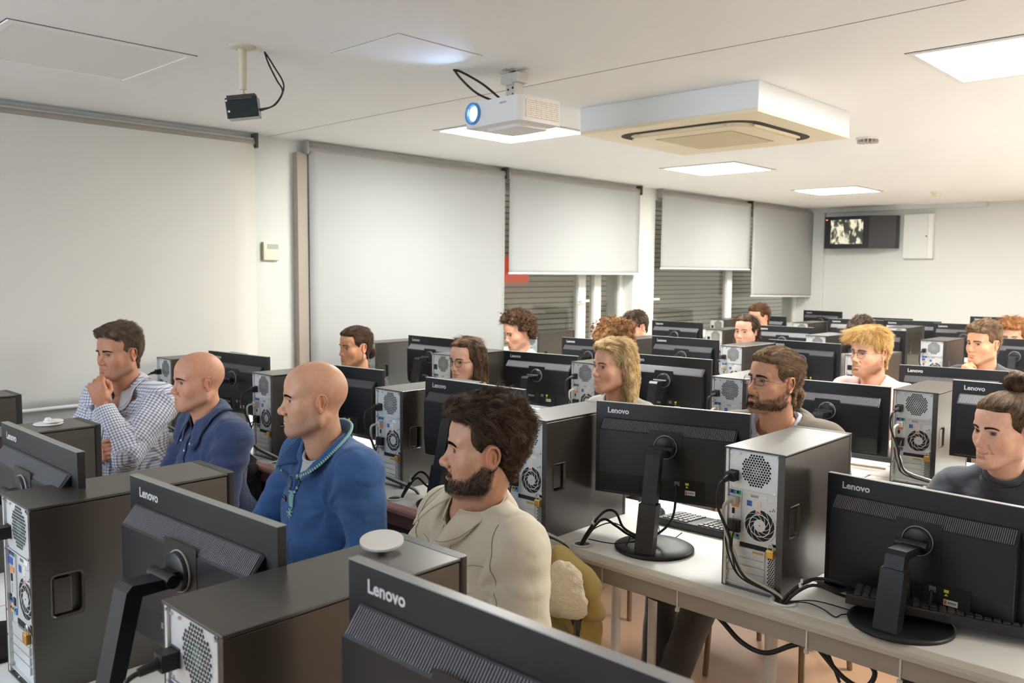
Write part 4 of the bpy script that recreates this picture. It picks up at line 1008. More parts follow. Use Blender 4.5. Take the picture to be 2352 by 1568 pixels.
def person(q):
    """q: head=(x,y,z) world, ha head facing deg, ba body facing deg, pitch, roll, scale, clothes, hair, arms ..."""
    rng = np.random.default_rng(q.get('seed', 1)); sc = q.get('scale', 1.); q.setdefault('wide', .95); lod = q.get('lod', 1)
    q.setdefault('line', 'short'); hd = np.array(q['head'], float); Bf = face_frame(R(q['ba'])); Hf = face_frame(R(q['ha'])) @ rotx(R(q.get('pitch', 0))) @ roty(R(q.get('roll', 0)))
    lean = q.get('lean', .10); fem = q.get('fem', 0)
    # skeleton in world space
    B = lambda x, y, z: Bf @ np.array([x, y, z])
    nk = hd+B(0, -.050, -.172*sc)+np.array(q.get('neckoff', (0, 0, 0)))                # base of the neck
    hipz = q.get('hipz', .53); root = np.array([nk[0], nk[1], 0])+B(0, -lean, 0)
    hip = np.array([root[0], root[1], hipz]); sw = q.get('shoulder', .168)*(1-.12*fem); bk = q.get('bulk', 1.)
    t = thing(q.get('name', 'person'), q['label'], 'person', tuple(root)); inv = np.array(root)
    L = lambda p: np.asarray(p, float)-inv
    nkL, hipL, hdL = L(nk), L(hip), L(hd)
    sh = {s: nkL+B(s*sw, -.015, -.055-.01*fem) for s in (-1, 1)}
    chest = nkL+B(0, .0, -.19); belly = hipL*.55+chest*.45+B(0, .03*bk, 0)
    # ---- head and neck, skin
    ops = head_sdf(q); nb = Hf.T @ (nkL-hdL)/sc; ops += neck_ops(q, nb)
    hf_full = build(ops); hv = .0021 if lod == 0 else .0028 if lod == 1 else .0040
    lo = np.array([-.105, -.13, nb[2]-.03]); hi = np.array([.105, .125, .14]); lo[:2] = np.minimum(lo[:2], nb[:2]-.075); hi[:2] = np.maximum(hi[:2], nb[:2]+.075)
    vs, fs = surface(hf_full, lo, hi, hv); tone = skin_tone(vs, q, hf_full)
    toW = lambda v: (v*sc) @ Hf.T+hdL
    parts = [(toW(vs), fs, tone)]
    base = np.array(q.get('skin', (.56, .31, .20)))*np.array([1.05, .93, .84])
    # ---- arms: (elbow, wrist, hand direction, palm normal) offsets given in body frame from the neck base
    arms = {}
    for s in (-1, 1):
        a = q.get('arms', {}).get(s)
        if a is None: a = dict(e=(s*.26, .10, -.30), w=(s*.14, .34, -.36), hd=(0, 1, -.1), pn=(0, 0, -1), curl=.35)
        e = nkL+B(*a['e']); w_ = nkL+B(*a['w']); arms[s] = (e, w_, a)
        Hm = frame_from(B(*a['hd']), -np.array(B(*a['pn']))); side = -s if a.get('flip') else -s
        # thumb side: right hand (s=+1) palm down has the thumb towards -x
        f0 = build(hand_parts(side*1.0, a.get('curl', .35), a.get('spread', .06), a.get('thumb', .5)))
        if not a.get('nohand'):
            hh = .0028 if lod <= 1 else .0045
            v2, f2 = surface(f0, (-.06, -.03, -.115), (.06, .175, .035), hh); k = np.array([.92 if fem else 1.]*3)
            v2 = (v2*k) @ Hm.T+w_
            cc = np.tile(base, (len(v2), 1))*(1+.05*noise(v2.astype(F), 150))[:, None]; parts.append((v2, f2, cc*np.array([1.03, .95, .92])))
    # coarse body under the clothes (one surface with shoulders, chest, arms, legs)
    kn = {s: hipL+B(s*.12, .44, .02) for s in (-1, 1)}; 
    if 'knee' in q:
        for s in (-1, 1): kn[s] = hipL+B(*q['knee'][s])
    ft = {s: np.array([kn[s][0], kn[s][1], .08])+B(q.get('footx', {}).get(s, 0), q.get('shin', .03), 0) for s in (-1, 1)}
    def body_ops(o, legs=True, armr=0.):
        ops_ = [('+', ell(chest, (sw*.86+o, .105*bk+o, .19+o), Bf), 0), ('+', cone(sh[-1]+B(.03, 0, -.01), sh[1]+B(-.03, 0, -.01), .058+o), .05),
                ('+', cone(nkL+B(-.03, -.012, .02), sh[-1]+B(.02, 0, .008), .036+o, .045+o), .05), ('+', cone(nkL+B(.03, -.012, .02), sh[1]+B(-.02, 0, .008), .036+o, .045+o), .05),
                ('+', ell(belly, (.148*bk+o, .112*bk+o, .20+o), Bf), .07), ('+', ell(hipL+B(0, 0, .02), (.165*bk+o, .13+o, .12+o), Bf), .06)]
        if fem: ops_ += [('+', ell(chest+B(s*.07, .085, -.03), (.052+o, .05+o, .055+o), Bf), .04) for s in (-1, 1)]
        for s in (-1, 1):
            e, w_, a = arms[s]
            ops_ += [('+', cone(sh[s], e, .056*math.sqrt(bk)+o+armr, .043*math.sqrt(bk)+o+armr), .045), ('+', cone(e, w_, .042*math.sqrt(bk)+o+armr, .027+o+armr), .02)]
        return ops_
    def leg_ops(o):
        r_ = [('+', ell(hipL+B(0, 0, .0), (.17*bk+o, .135+o, .11+o), Bf), 0)]
        for s in (-1, 1):
            r_ += [('+', cone(hipL+B(s*.09, .02, -.01), kn[s], .085+o, .062+o), .05), ('+', cone(kn[s], ft[s], .060+o, .045+o*1.6), .03)]
        return r_
    bs = build(body_ops(-.012)); lo_ = np.minimum.reduce([nkL, hipL, arms[1][1], arms[-1][1], arms[1][0], arms[-1][0], sh[1], sh[-1]])-.22; hi_ = np.maximum.reduce([nkL, hipL, arms[1][1], arms[-1][1], arms[1][0], arms[-1][0], sh[1], sh[-1]])+.22
    hi_[2] = max(nkL[2]+.09, arms[1][1][2]+.05, arms[-1][1][2]+.05, arms[1][0][2]+.09, arms[-1][0][2]+.09)
    v3, f3 = surface(bs, lo_, hi_, .016); parts.append((v3, f3, np.tile(base, (len(v3), 1))))
    if q.get('legs', True):
        l_lo = np.minimum.reduce([hipL, kn[1], kn[-1], ft[1], ft[-1]])-.18; l_hi = np.maximum.reduce([hipL, kn[1], kn[-1], ft[1], ft[-1]])+.18
        v3, f3 = surface(build(leg_ops(-.012)), l_lo, l_hi, .02); parts.append((v3, f3, np.tile(base, (len(v3), 1))))
    v, f_, c_ = join_np(parts); body = obj('body', np_mesh('body', v, f_, m_skin, c_), None, t)
    # ---- eyes
    em = eye_mesh(q.get('iris', (.12, .07, .04)))
    gz = R(q.get('gaze', -16)); gp = R(q.get('gazep', 0))
    for s in (-1, 1):
        o = bpy.data.objects.new('eye', em); COL.objects.link(o); o.parent = t
        M = Hf @ rotz(-gz) @ rotx(gp); W = np.eye(4); W[:3, :3] = M*sc; W[:3, 3] = toW(np.array([[s*.0305, .0655, 0]]))[0]; o.matrix_local = Matrix(W.tolist())
        if lod < 2:
            for sg, rr_ in ((1, .00085 if fem else .0006), (-1, .0003)):
                P_l = []
                for i_ in range(11):
                    xx = .0308-.0146+.0292*i_/10; zz = sg*.0052*q.get('open', 1.)*math.sqrt(max(0, 1-((xx-.0308)/.0150)**2)); yy = .0655+math.sqrt(max(0, .0146**2-(xx-.0305)**2-zz*zz))
                    P_l.append((s*xx, yy, zz-.0002))
                P_l = toW(np.array(P_l)); lb_ = MB(); lb_.tube([tuple(p) for p in P_l], rr_, 5, res=1); obj('eyelashes', lb_, mat('lash', (.02, .012, .01), .7), t)
    # ---- hair
    hw = lambda v_: toW(v_)
    HM = np.eye(4); HM[:3, :3] = Hf*sc; HM[:3, 3] = hdL
    hs = build(ops)
    def brows():
        col = q.get('brow', q.get('hair', (.05, .03, .02)))
        for s in (-1, 1):
            n = 460 if lod == 0 else 140 if lod == 1 else 60
            u = rng.random(n); x = s*(.010+.038*u); z = .0148+q.get('browz', 0)+(.0060 if fem else .0042)*np.sin(u*2.3)-.0040*u*u+(rng.random(n)-.5)*(.0068 if fem else .0085)*(1-.45*u)
            r0 = np.stack([x, np.full(n, .11), z], 1); r0 = march(hs, r0, (0, -1, 0))
            d0 = np.tile(np.array([s*.9, .05, .25]), (n, 1)); d0[:, 2] -= .5*u
            vs_, q_, c = strands(r0, d0, np.full(n, .0070), 3, .00038 if lod == 0 else .0006 if lod < 2 else .0010, hs, lambda p: d0, np.full(n, .1), None, rng, tone=col, tvar=.25)
            obj('eyebrow', np_mesh('eyebrow', hw(vs_), q_, m_hair, c), None, t)
    brows()
    style = q.get('style', 'short')
    parts = []
    col = np.array(q.get('hair', (.1, .07, .05)))
    if style != 'bald':
        cap = hair_cap(q, hs); hh = .0030 if lod == 0 else .0036 if lod == 1 else .0055
        ex = q.get('extra', [])
        if ex:
            xo = build([('+', g_, k_) for g_, k_ in ex]); wf = q.get('xfreq', 55); cut = q.get('cut')
            def hairf(p):
                a_ = xo(p)+.004*noise(np.stack([p[:, 0]*wf*1.5, p[:, 1]*wf*1.5, p[:, 2]*wf*.22], 1), 1.)
                a_ = smax(a_, -(hs(p)-.002), .002)
                if cut is not None: a_ = smax(a_, -cut(p), .006)
                return smin(cap(p), a_, .008)
        else: hairf = cap
        lo2 = np.array(q.get('hlo', (-.125, -.165, -.125))); hi2 = np.array(q.get('hhi', (.125, .135, .175)))
        vs_, fs_ = surface(hairf, lo2, hi2, hh)
        # drop the part of the cap that lies inside the head
        keep = hs(vs_.astype(F)) > -.0012; fk = keep[fs_].all(1); fs_ = fs_[fk]
        cn = 1+.22*noise((vs_*np.array([1, .5, .6])).astype(F), 150)+.15*noise(vs_.astype(F), 40)
        tip = q.get('tipcol'); cc = np.tile(col, (len(vs_), 1))
        if tip is not None: w_ = sstep(noise(vs_.astype(F), 30)+.6*noise((vs_*np.array([3, 1, .4])).astype(F), 70), -.3, .7)[:, None]; cc = cc*(1-w_)+np.array(tip)*w_
        cc = cc*cn[:, None]*.8
        parts.append((hw(vs_), fs_, cc)); ncap = len(fs_)
        ns_ = q.get('nstr', 9000 if lod == 0 else 4200 if lod == 1 else 1300)
        nn = grad(hs, vs_); used = np.unique(fs_); up = used
        pick = rng.choice(up, min(ns_, len(up)*2)); r0 = vs_[pick]; g0 = grad(hairf, r0)
        m_ = hair_line(r0, q) if not ex else np.full(len(r0), .01)
        ok = m_ > .001; r0, g0, m_ = r0[ok], g0[ok], m_[ok]; r0 = r0-g0*.002
        flow = q.get('flow', lambda p: np.stack([p[:, 0]*.5, np.full(len(p), -1.), -.9*(1-sstep(p[:, 2]-.5*np.abs(p[:, 0]), .02, .08))], 1))
        fl = lambda p: (lambda w2: w2/(np.linalg.norm(w2, axis=1)[:, None]+1e-9))(flow(p))
        Ls = q.get('slen', .035)*(.5+rng.random(len(r0)))
        tz = sstep(r0[:, 2], .02, .10); 
        if style == 'short': Ls = Ls*(.30+.70*tz)*(.34+.66*sstep(r0[:, 1], -.10, .02))
        tn = col; 
        lift = np.full(len(r0), q.get('lift', .25))*(.3+.7*tz); curl = np.full(len(r0), q.get('curl', .35))
        rad = {0: .00042, 1: .00065, 2: .0014}[lod]
        edge = sstep(m_, .0, .014); Ls = Ls*(.45+.55*edge); f0_ = fl(r0); f0_ = f0_-g0*((f0_*g0).sum(1)[:, None])+g0*q.get('rise', .22)
        vs2, q2, c2 = strands(r0, f0_, Ls, 7 if lod < 2 else 4, rad*(.7+.6*rng.random(len(r0))), hairf if True else hs, fl, lift, curl, rng, tone=tn*1.25, tvar=.5)
        if tip is not None:
            k = len(r0); w_ = np.repeat(sstep(noise(r0.astype(F)*3, 60)+.4*rng.random(k), -.3, .6), len(c2)//k)[:, None]; c2 = c2*(1-w_)+np.array(tip)*1.15*w_
        parts.append((hw(vs2), q2, c2))
        v, f_, c_ = join_np(parts); me = np_mesh('hair', v, f_, [m_hair, m_hcap], c_); mi = np.zeros(len(me.polygons), np.int32); mi[:ncap] = 1; me.polygons.foreach_set('material_index', mi); obj('hair', me, None, t)
    if q.get('beard', 0):
        n = int(q['beard']*(12500 if lod == 0 else 3000 if lod == 1 else 900)); tri = rng.choice(len(vs), n*6)
        r0 = vs[tri]+(rng.random((n*6, 3))-.5)*.002; mk = beard_mask(r0, q)*(r0[:, 2] > nb[2]*.62); ok = rng.random(n*6) < mk; r0 = r0[ok][:n]
        bf = lambda p: np.stack([p[:, 0]*2.5, np.full(len(p), .35), np.full(len(p), -1.)], 1)/1.1
        g1 = grad(hs, r0); b0 = bf(r0)*.8+g1*.35
        vs2, q2, c2 = strands(r0, b0, np.full(len(r0), q.get('blen', .008))*(.5+rng.random(len(r0))*.8), 4, (.00027, .0006, .001)[lod], hs, bf, np.full(len(r0), .15), np.full(len(r0), .3), rng, tone=q.get('beard_col', col)*np.ones(3), tvar=.4)
        obj('beard', np_mesh('beard', hw(vs2), q2, m_hair, c2), None, t)
    # ---- clothes
    fo = q.get('fold', .005); thick = q.get('cloth', .010)
    fm = q.get('fmat') or fabric('cloth_'+q['cname'], q['cloth_col'], q.get('cbump', .4), q.get('cscale', 450))
    core = build(body_ops(thick, armr=q.get('sleeve', .004)))
    def foldf(p):
        v_ = (p @ Bf).astype(F); tot = 0
        for s in (-1, 1):                       # folds radiating from armpits and bunching at the elbows
            ap = (sh[s]+B(-s*.04, .06, -.10)) @ Bf; dd = v_-ap.astype(F); r_ = np.sqrt((dd**2).sum(1)); an = np.arctan2(dd[:, 2], dd[:, 0]*s)
            tot = tot+np.sin(an*7+r_*26+3.5*noise(p, 9))*np.exp(-(r_/.15)**2)*(1-np.exp(-(r_/.06)**2))*1.1
            el = (arms[s][0]).astype(F); r2 = np.sqrt(((p-el)**2).sum(1)); ax = nrm(arms[s][1]-arms[s][0]).astype(F)
            tot = tot+np.sin(((p-el)@ax)*150+3*noise(p, 14))*np.exp(-(r2/.10)**2)*.25
        tot = tot+.8*noise(np.stack([v_[:, 0]*7, v_[:, 1]*7, v_[:, 2]*16+v_[:, 0]*6], 1), 1.)+.5*noise(p, 26)
        cr1 = noise(np.stack([v_[:, 0]*9+v_[:, 2]*5, v_[:, 1]*9, v_[:, 2]*13-v_[:, 0]*7], 1), 1.); cr2 = noise(np.stack([v_[:, 0]*17-v_[:, 2]*9, v_[:, 1]*17, v_[:, 2]*20+v_[:, 0]*10], 1)+7, 1.)
        tot = tot+q.get('crease', .55)*(np.exp(-np.abs(cr1)*9)+.5*np.exp(-np.abs(cr2)*8)-.35)
        return tot*fo
    nax = nrm(toW(np.array([[0, -.022, -.05]]))[0]-nkL)
    ncut = cone(nkL-nax*.012+B(0, .012, 0), nkL+nax*.30, q.get('nhole', .063), q.get('nhole', .063)+.02)
    waist = q.get('waist', .06)
    def shirt(p):
        d = core(p)+foldf(p)
        d = smax(d, -ncut(p), .006)
        d = smax(d, -(p[:, 2]-(hipL[2]-waist)), .01)
        for s in (-1, 1):
            e, w_, a = arms[s]; ax = nrm(w_-e); ln_ = a.get('sl', .93); cutp = e+(w_-e)*ln_
            dd = np.minimum(-((p-cutp.astype(F))@ax.astype(F)), 99); near = np.sqrt(((p-w_.astype(F))**2).sum(1)) < .16
            d = np.where(near, smax(d, (p-cutp.astype(F))@ax.astype(F), .004), d)
        if 'vcut' in q: d = smax(d, -q['vcut'](p), .005)
        return d
    B_env = dict(nk=nkL, B=B, Bf=Bf, sh=sh, chest=chest, nax=nax, t=t, hip=hipL, arms=arms, L=L, hd=hdL, Hf=Hf, toW=toW, core=core, fold=foldf, ncut=ncut, q=q, kn=kn, sc=sc)
    if 'prep' in q: q['prep'](B_env)
    hc = .0062 if lod == 0 else .0085 if lod == 1 else .014
    v, f_ = surface(shirt, lo_, hi_, hc)
    me = np_mesh('shirt', v, f_, fm)
    if q.get('weave'):
        a = me.attributes.new('weave', 'FLOAT_VECTOR', 'POINT'); vv = v @ Bf; n_ = grad(core, v) @ Bf
        # cloth coordinates that follow the limb: torso by height and girth, arms by length and girth
        U = np.zeros((len(v), 3)); U[:, 0] = vv[:, 0]-.25*vv[:, 1]; U[:, 1] = vv[:, 2]+.05*vv[:, 1]
        for s in (-1, 1):
            for a0, a1 in ((sh[s], arms[s][0]), (arms[s][0], arms[s][1])):
                ax = nrm(a1-a0); LL = np.linalg.norm(a1-a0); tt = (v-a0)@ax; rel = v-a0-tt[:, None]*ax; rd = np.linalg.norm(rel, axis=1)
                m = (tt > -.0) & (tt < LL+.02) & (rd < .088) & ((vv[:, 0]*s > sw*.85) | (a0 is not sh[s]))
                e1 = nrm(np.cross(ax, [0.2, .3, .9])); e2 = np.cross(ax, e1); an = np.arctan2(rel@e2, rel@e1)
                U[m, 0] = tt[m]; U[m, 1] = an[m]*.062
        a.data.foreach_set('vector', U.astype(F).ravel())
    shirt_o = obj(q.get('garment', 'shirt'), me, None, t); B_env['t'] = shirt_o
    if q.get('legs', True):
        tf = build(leg_ops(.008))
        def trous(p): return smax(smax(tf(p)+.004*noise(p, 22), p[:, 2]-(hipL[2]+.08), .01), -(p[:, 2]-.06), .004)
        v, f_ = surface(trous, l_lo, l_hi, .013 if lod < 2 else .02)
        obj('trousers', np_mesh('trousers', v, f_, fabric('trouser_'+q.get('tname', 'denim'), q.get('tcol', (.05, .07, .13)), .4, 400)), None, t)
        if lod < 2:
            for s in (-1, 1):
                c = ft[s]+B(0, .06, 0); sf = build([('+', ell((c[0], c[1], .035), (.045, .13, .045), Bf), 0), ('&', plane((0, 0, .0), (0, 0, -1)), .002)])
                v, f_ = surface(sf, (c[0]-.16, c[1]-.16, -.01), (c[0]+.16, c[1]+.16, .1), .008); obj('shoe', np_mesh('shoe', v, f_, mat('shoe_black', (.02, .02, .02), .5)), None, t)
    if q.get('collar') == 'crew': crew(B_env, q.get('ccol'))
    if 'post' in q: q['post'](B_env)
    B_env['t'] = t
    if q.get('glasses'): glasses(B_env, **q['glasses'])
    return t, B_env
def march(f, p, d, n=40):
    p = p.astype(float).copy(); d = nrm(d)
    for _ in range(n): p += d*np.clip(f(p.astype(F)), -.01, .02)[:, None]*.8
    return p
def on_cloth(E, x, z, o=.0, dirn=1):
    """point on the front of the clothes at body-frame offsets from the neck base"""
    s = E['nk']+E['B'](x, .35*dirn, z); return march(lambda p: E['core'](p)+E['fold'](p)-o, s[None], -E['B'](0, 1*dirn, 0), 60)[0]
def ring_pts(E, r, dz=0., n=40, a0=-math.pi, a1=math.pi, tilt=.25, ry=1.0, back=0.):
    """ring round the neck; angle 0 = front"""
    nax = E['nax']; x = E['B'](1, 0, 0); y = nrm(np.cross(nax, x)); x = np.cross(y, nax); y = -y if y@E['B'](0, 1, 0) < 0 else y; P = []
    for i in range(n+1):
        a = a0+(a1-a0)*i/n; P.append(E['nk']+E['B'](0, .012, 0)+x*r*math.sin(a)+y*r*ry*math.cos(a)+nax*(dz-tilt*r*math.cos(a)))
    return P
def crew(E, col=None):
    m = fabric('crew_'+E['q']['cname'], col or E['q']['cloth_col'], .3, 600)
    P = ring_pts(E, E['q'].get('nhole', .063)+.006, E['q'].get('crewz', .012), 36, tilt=.42); mb = MB(); mb.tube([tuple(p) for p in P], .0062, 8, res=1); obj('neckband', mb, m, E['t'])
def glasses(E, w=.052, h=.036, col=(.03, .03, .04), r=.0009, round_=False, lens=True):
    toW = E['toW']; fr = MB(); ln = MB(); z0 = -.003; y0 = .093
    for s in (-1, 1):
        c = np.array([s*(w/2+.0085), y0, z0]); P = []
        if round_: pr = [(w/2*math.cos(a), h/2*1.15*math.sin(a)) for a in [2*math.pi*i/24 for i in range(25)]]
        else: pr = rrect(-w/2, -h/2, w/2, h/2, .011, 5); pr = pr+[pr[0]]
        for a, b in pr: P.append(c+np.array([a, -abs(a+s*w/2)**2*4*0-(s*a+w/2)*.10, b]))
        P = toW(np.array(P)); fr.tube([tuple(p) for p in P], r, 6, res=1); ln.add([tuple(p) for p in P[:-1]], [tuple(range(len(P)-1))])
        Q = toW(np.array([[s*(w+.0085), y0-w*.10, z0+.006], [s*.077, .062, .002], [s*.0800, .0, .004], [s*.0805, -.022, -.006]])); fr.tube([tuple(p) for p in Q], r*1.1, 6, res=3)
        Q = toW(np.array([[s*.009, y0-.001, z0-.004], [s*.0095, y0-.007, z0-.008]])); fr.tube([tuple(p) for p in Q], r*.8, 6, res=1)
    Q = toW(np.array([[-.0088, y0, z0+.004], [0, y0+.002, z0+.0075], [.0088, y0, z0+.004]])); fr.tube([tuple(p) for p in Q], r, 6, res=3)
    o = obj('eyeglasses', fr, mat('frame_%.2f%.2f' % (col[0], r*1000), col, .25, .6), E['t'])
    if lens: obj('lens', ln, MATS.get('spectacle_lens') or thin_glass('spectacle_lens', (.96, .96, .97), 1.45), o)
# ================================================================ rows of computer desks
XR = 1.3
DESKS = [  # x0, x1, rear edge y, label, pink
 (-3.90, -2.32, .465, 'white computer desk in the nearest row, at the left edge of the photo', 0, (.27, 1.05)),
 (-2.31, -.72, .455, 'white computer desk in the nearest row, under the bottom edge of the photo', 0, (.52, 1.32)),
 (-1.745, -.15, 1.958, 'white computer desk with cables tied under its grey edge, right of the olive coat', 0, (.155, .81)),
 (-3.345, -1.755, 1.883, 'white computer desk with reddish edge between the blue fleece and the beige shirt', 1, (.13, .935)),
 (-4.50, -3.355, 1.875, 'white computer desk along the second row, by the left wall', 0, (.27,)),
 (-1.30, .1, 3.462, 'white computer desk in the third row, behind the woman with the hair bun', 0, (.26,)),
 (-.14, 1.5, 1.958, 'white computer desk of the second row, beyond the right edge of the photo', 0, ()),
 (.11, 1.7, 3.462, 'white computer desk of the third row, beyond the right edge of the photo', 0, ()),
 (-1.39, .2, 4.78, 'white computer desk of the fourth row, beyond the right edge of the photo', 0, ()),
 (.21, 1.8, 4.78, 'white computer desk of the fourth row, far beyond the right edge', 0, ()),
 (-1.34, .25, 6.14, 'white computer desk of the fifth row, beyond the right edge of the photo', 0, ()),
 (-1.69, -.1, 7.60, 'white computer desk of the sixth row, beyond the right edge of the photo', 0, ()),
 (-2.86, -1.31, 3.285, 'white computer desk in the third row, behind the man with ponytail and glasses', 0, (.25, 1.09)),
 (-4.50, -2.87, 3.20, 'white computer desk in the third row, nearest the blinds', 0, (.2, 1.1)),
 (-3.00, -1.40, 4.78, 'white computer desk in the fourth row, behind the blond man in pink', 0, ()),
 (-4.50, -3.01, 4.70, 'white computer desk in the fourth row, by the window with the red reflection board', 0, ()),
 (-2.95, -1.35, 6.14, 'white computer desk in the fifth row, right half', 0, ()),
 (-4.50, -2.96, 6.08, 'white computer desk in the fifth row, by the column with the light switch', 0, ()),
 (-3.30, -1.70, 7.60, 'white computer desk in the sixth row, right half', 0, ()),
 (-4.50, -3.31, 7.50, 'white computer desk in the sixth row, by the far window', 0, ()),
 (-3.30, -1.90, 9.15, 'white computer desk in the last row before the back wall, right half', 0, ()),
 (-4.50, -3.31, 9.15, 'white computer desk in the last row, in the corner', 0, ())]
for x0, x1, y0, lb, pk, gr_ in DESKS:
    desk(x0, x1, y0, lb, bool(pk), m_legb if abs(x0+1.745) < .001 else m_legw, gr_)

tower0 = make_tower(); lock0 = make_lock(); mon0, HZ, Y1 = make_monitor(); kb0 = make_keyboard(); ms0 = make_mouse()
# towers: x, y of the rear left corner, what singles it out, cables, padlock
TOW = [
 (-1.136, .50, 0, 'in the nearest row carrying a tilted white disc', 1, 0),
 (-1.921, .52, 0, 'on the left with its latch cup in full view', 1, 1),
 (-2.738, .54, 0, 'with a white puck on top, before the checked shirt', 0, 0),
 (-3.543, .57, 0, 'cut by the left edge of the photo', 0, 0),
 (-1.115, 2.01, 0, 'at the right, nearest with its whole back in view', 1, 1),
 (-1.862, 1.95, 0, 'right behind the head of the beige-shirted man', 1, 1),
 (-2.660, 2.035, 0, 'right of the bald man in blue fleece', 1, 1),
 (-3.437, 1.945, 0, 'between the two bald men', 1, 1),
 (-4.36, 1.925, 0, 'between the checked shirt and the bald man in navy', 1, 0),
 (-1.206, 3.51, 0, 'directly left of the woman with the hair bun', 1, 1),
 (-1.932, 3.345, 0, 'left of the ponytail man with glasses', 1, 0),
 (-2.754, 3.36, 0, "half hidden by the blonde woman's face", 1, 0),
 (-3.562, 3.12, 0, 'behind the young woman with round glasses', 0, 0),
 (-4.464, 3.30, 0, 'behind the woman with the low hair knot', 0, 0),
 (-1.935, 4.83, 0, 'mostly hidden behind the blond man in pink', 0, 0),
 (-2.742, 4.845, 0, 'below the dark-haired girl in the middle distance', 1, 0),
 (-3.535, 4.79, 0, 'right of the man with curly fringe', 0, 0),
 (-4.395, 4.77, 0, 'right of the curly-haired man in light blue', 0, 0),
 (-2.005, 6.33, 0, 'left of the hand-on-chin young man', 1, 0),
 (-2.765, 6.15, 0, 'in the fifth row above the blond man', 0, 0),
 (-3.62, 6.15, 0, 'left of the dark-haired girl, lower of two', 0, 0),
 (-2.70, 7.66, 0, 'far back in the sixth row, right one', 0, 0),
 (-3.58, 7.66, 0, 'far back in the sixth row, middle one', 0, 0),
 (-4.38, 7.52, 0, 'left of the dark-haired girl, upper of two', 0, 0)]
TG = 'desktop towers on the desks'; LG = 'brass padlocks on the computer towers'
cab_pw = 'power cables behind the towers'; first = True
for i, (x, y, a, wh, cb_, lk) in enumerate(TOW):
    lb = 'black tower computer '+wh
    if i == 0: tower0.location = (x, y, DESK); tower0['label'] = lb; tower0['group'] = TG
    else: dup(tower0, (x, y, DESK), a, lb, TG)
    near = y < 4
    if lk:
        dup(lock0, (x+TW*.815, y+.003, DESK+TH*.275), 0, 'brass padlock on the tower '+wh, LG)
    if cb_:
        gx = x+TW+(.008 if abs(x+1.115) < .01 else .095); gy = y-.005; ix, iz = x+TW*.16, DESK+TH*.80
        if y < 1: gx = x+TW*.5; gy = y-.02
        c = MB(); c.box((ix-.012, y-.020, iz-.012), (ix+.012, y+.005, iz+.012)); c.cyl((ix, y-.018, iz), (ix-.002, y-.046, iz-.006), .009, .006, 10)
        pts = [(ix-.002, y-.040, iz-.005), (ix-.008, y-.062, iz-.02), (ix-.010, y-.060, iz-.075), (ix+.010, y-.034, iz-.15), (ix+.02, y-.03, iz-.2), (ix+.06, y-.03, DESK+.045), (gx-.02, gy-.0, DESK+.012), (gx, gy, DESK-.03)]
        if y < 1: pts = pts[:3]+[(ix-.06, y-.09, iz-.09), (ix-.14, y-.12, iz-.16), (ix-.2, y-.08, DESK+.02), (ix-.22, y-.03, DESK+.006)]
        c.tube(pts, .0038, 8)
        tag(obj('power_cable', c, m_cab), 'black power cable on the tower '+wh, 'cable', cab_pw)
        if y < 5 and y > 1:
            c = MB(); vx, vz = x+TW*.17, DESK+TH*.63
            c.box((vx-.010, y-.012, vz-.010), (vx+.012, y+.005, vz+.010)); c.tube([(vx, y-.012, vz), (vx-.006, y-.038, vz-.012), (vx-.004, y-.034, vz-.07), (vx+.018, y-.026, vz-.13), (vx+.05, y-.026, DESK+.055), (gx-.012, gy+.002, DESK+.014), (gx+.002, gy, DESK-.03)], .0046, 8)
            tag(obj('network_cable', c, m_cabg), 'pale grey cable on the tower '+wh, 'cable', 'pale cables behind the towers')
            c = MB(); ux, uz = x+TW*.13, DESK+TH*.42
            for k in range(2): c.tube([(ux+k*.02, y-.003, uz+k*.02), (ux+.002+k*.02, y-.028, uz-.015), (ux+.015+k*.01, y-.028, uz-.07), (ux+.05, y-.024, DESK+.04), (gx-.008, gy-.003, DESK+.010), (gx-.002, gy, DESK-.03)], .0022, 6)
            c.box((ux-.006, y-.008, uz-.006), (ux+.028, y+.005, uz+.026))
            tag(obj('peripheral_cable', c, m_cab), 'thin black cables on the tower '+wh, 'cable', 'thin cables behind the towers')
# ties around the bundles of the two nearest towers
m_tie = mat('cable_tie', (.75, .76, .74), .4)
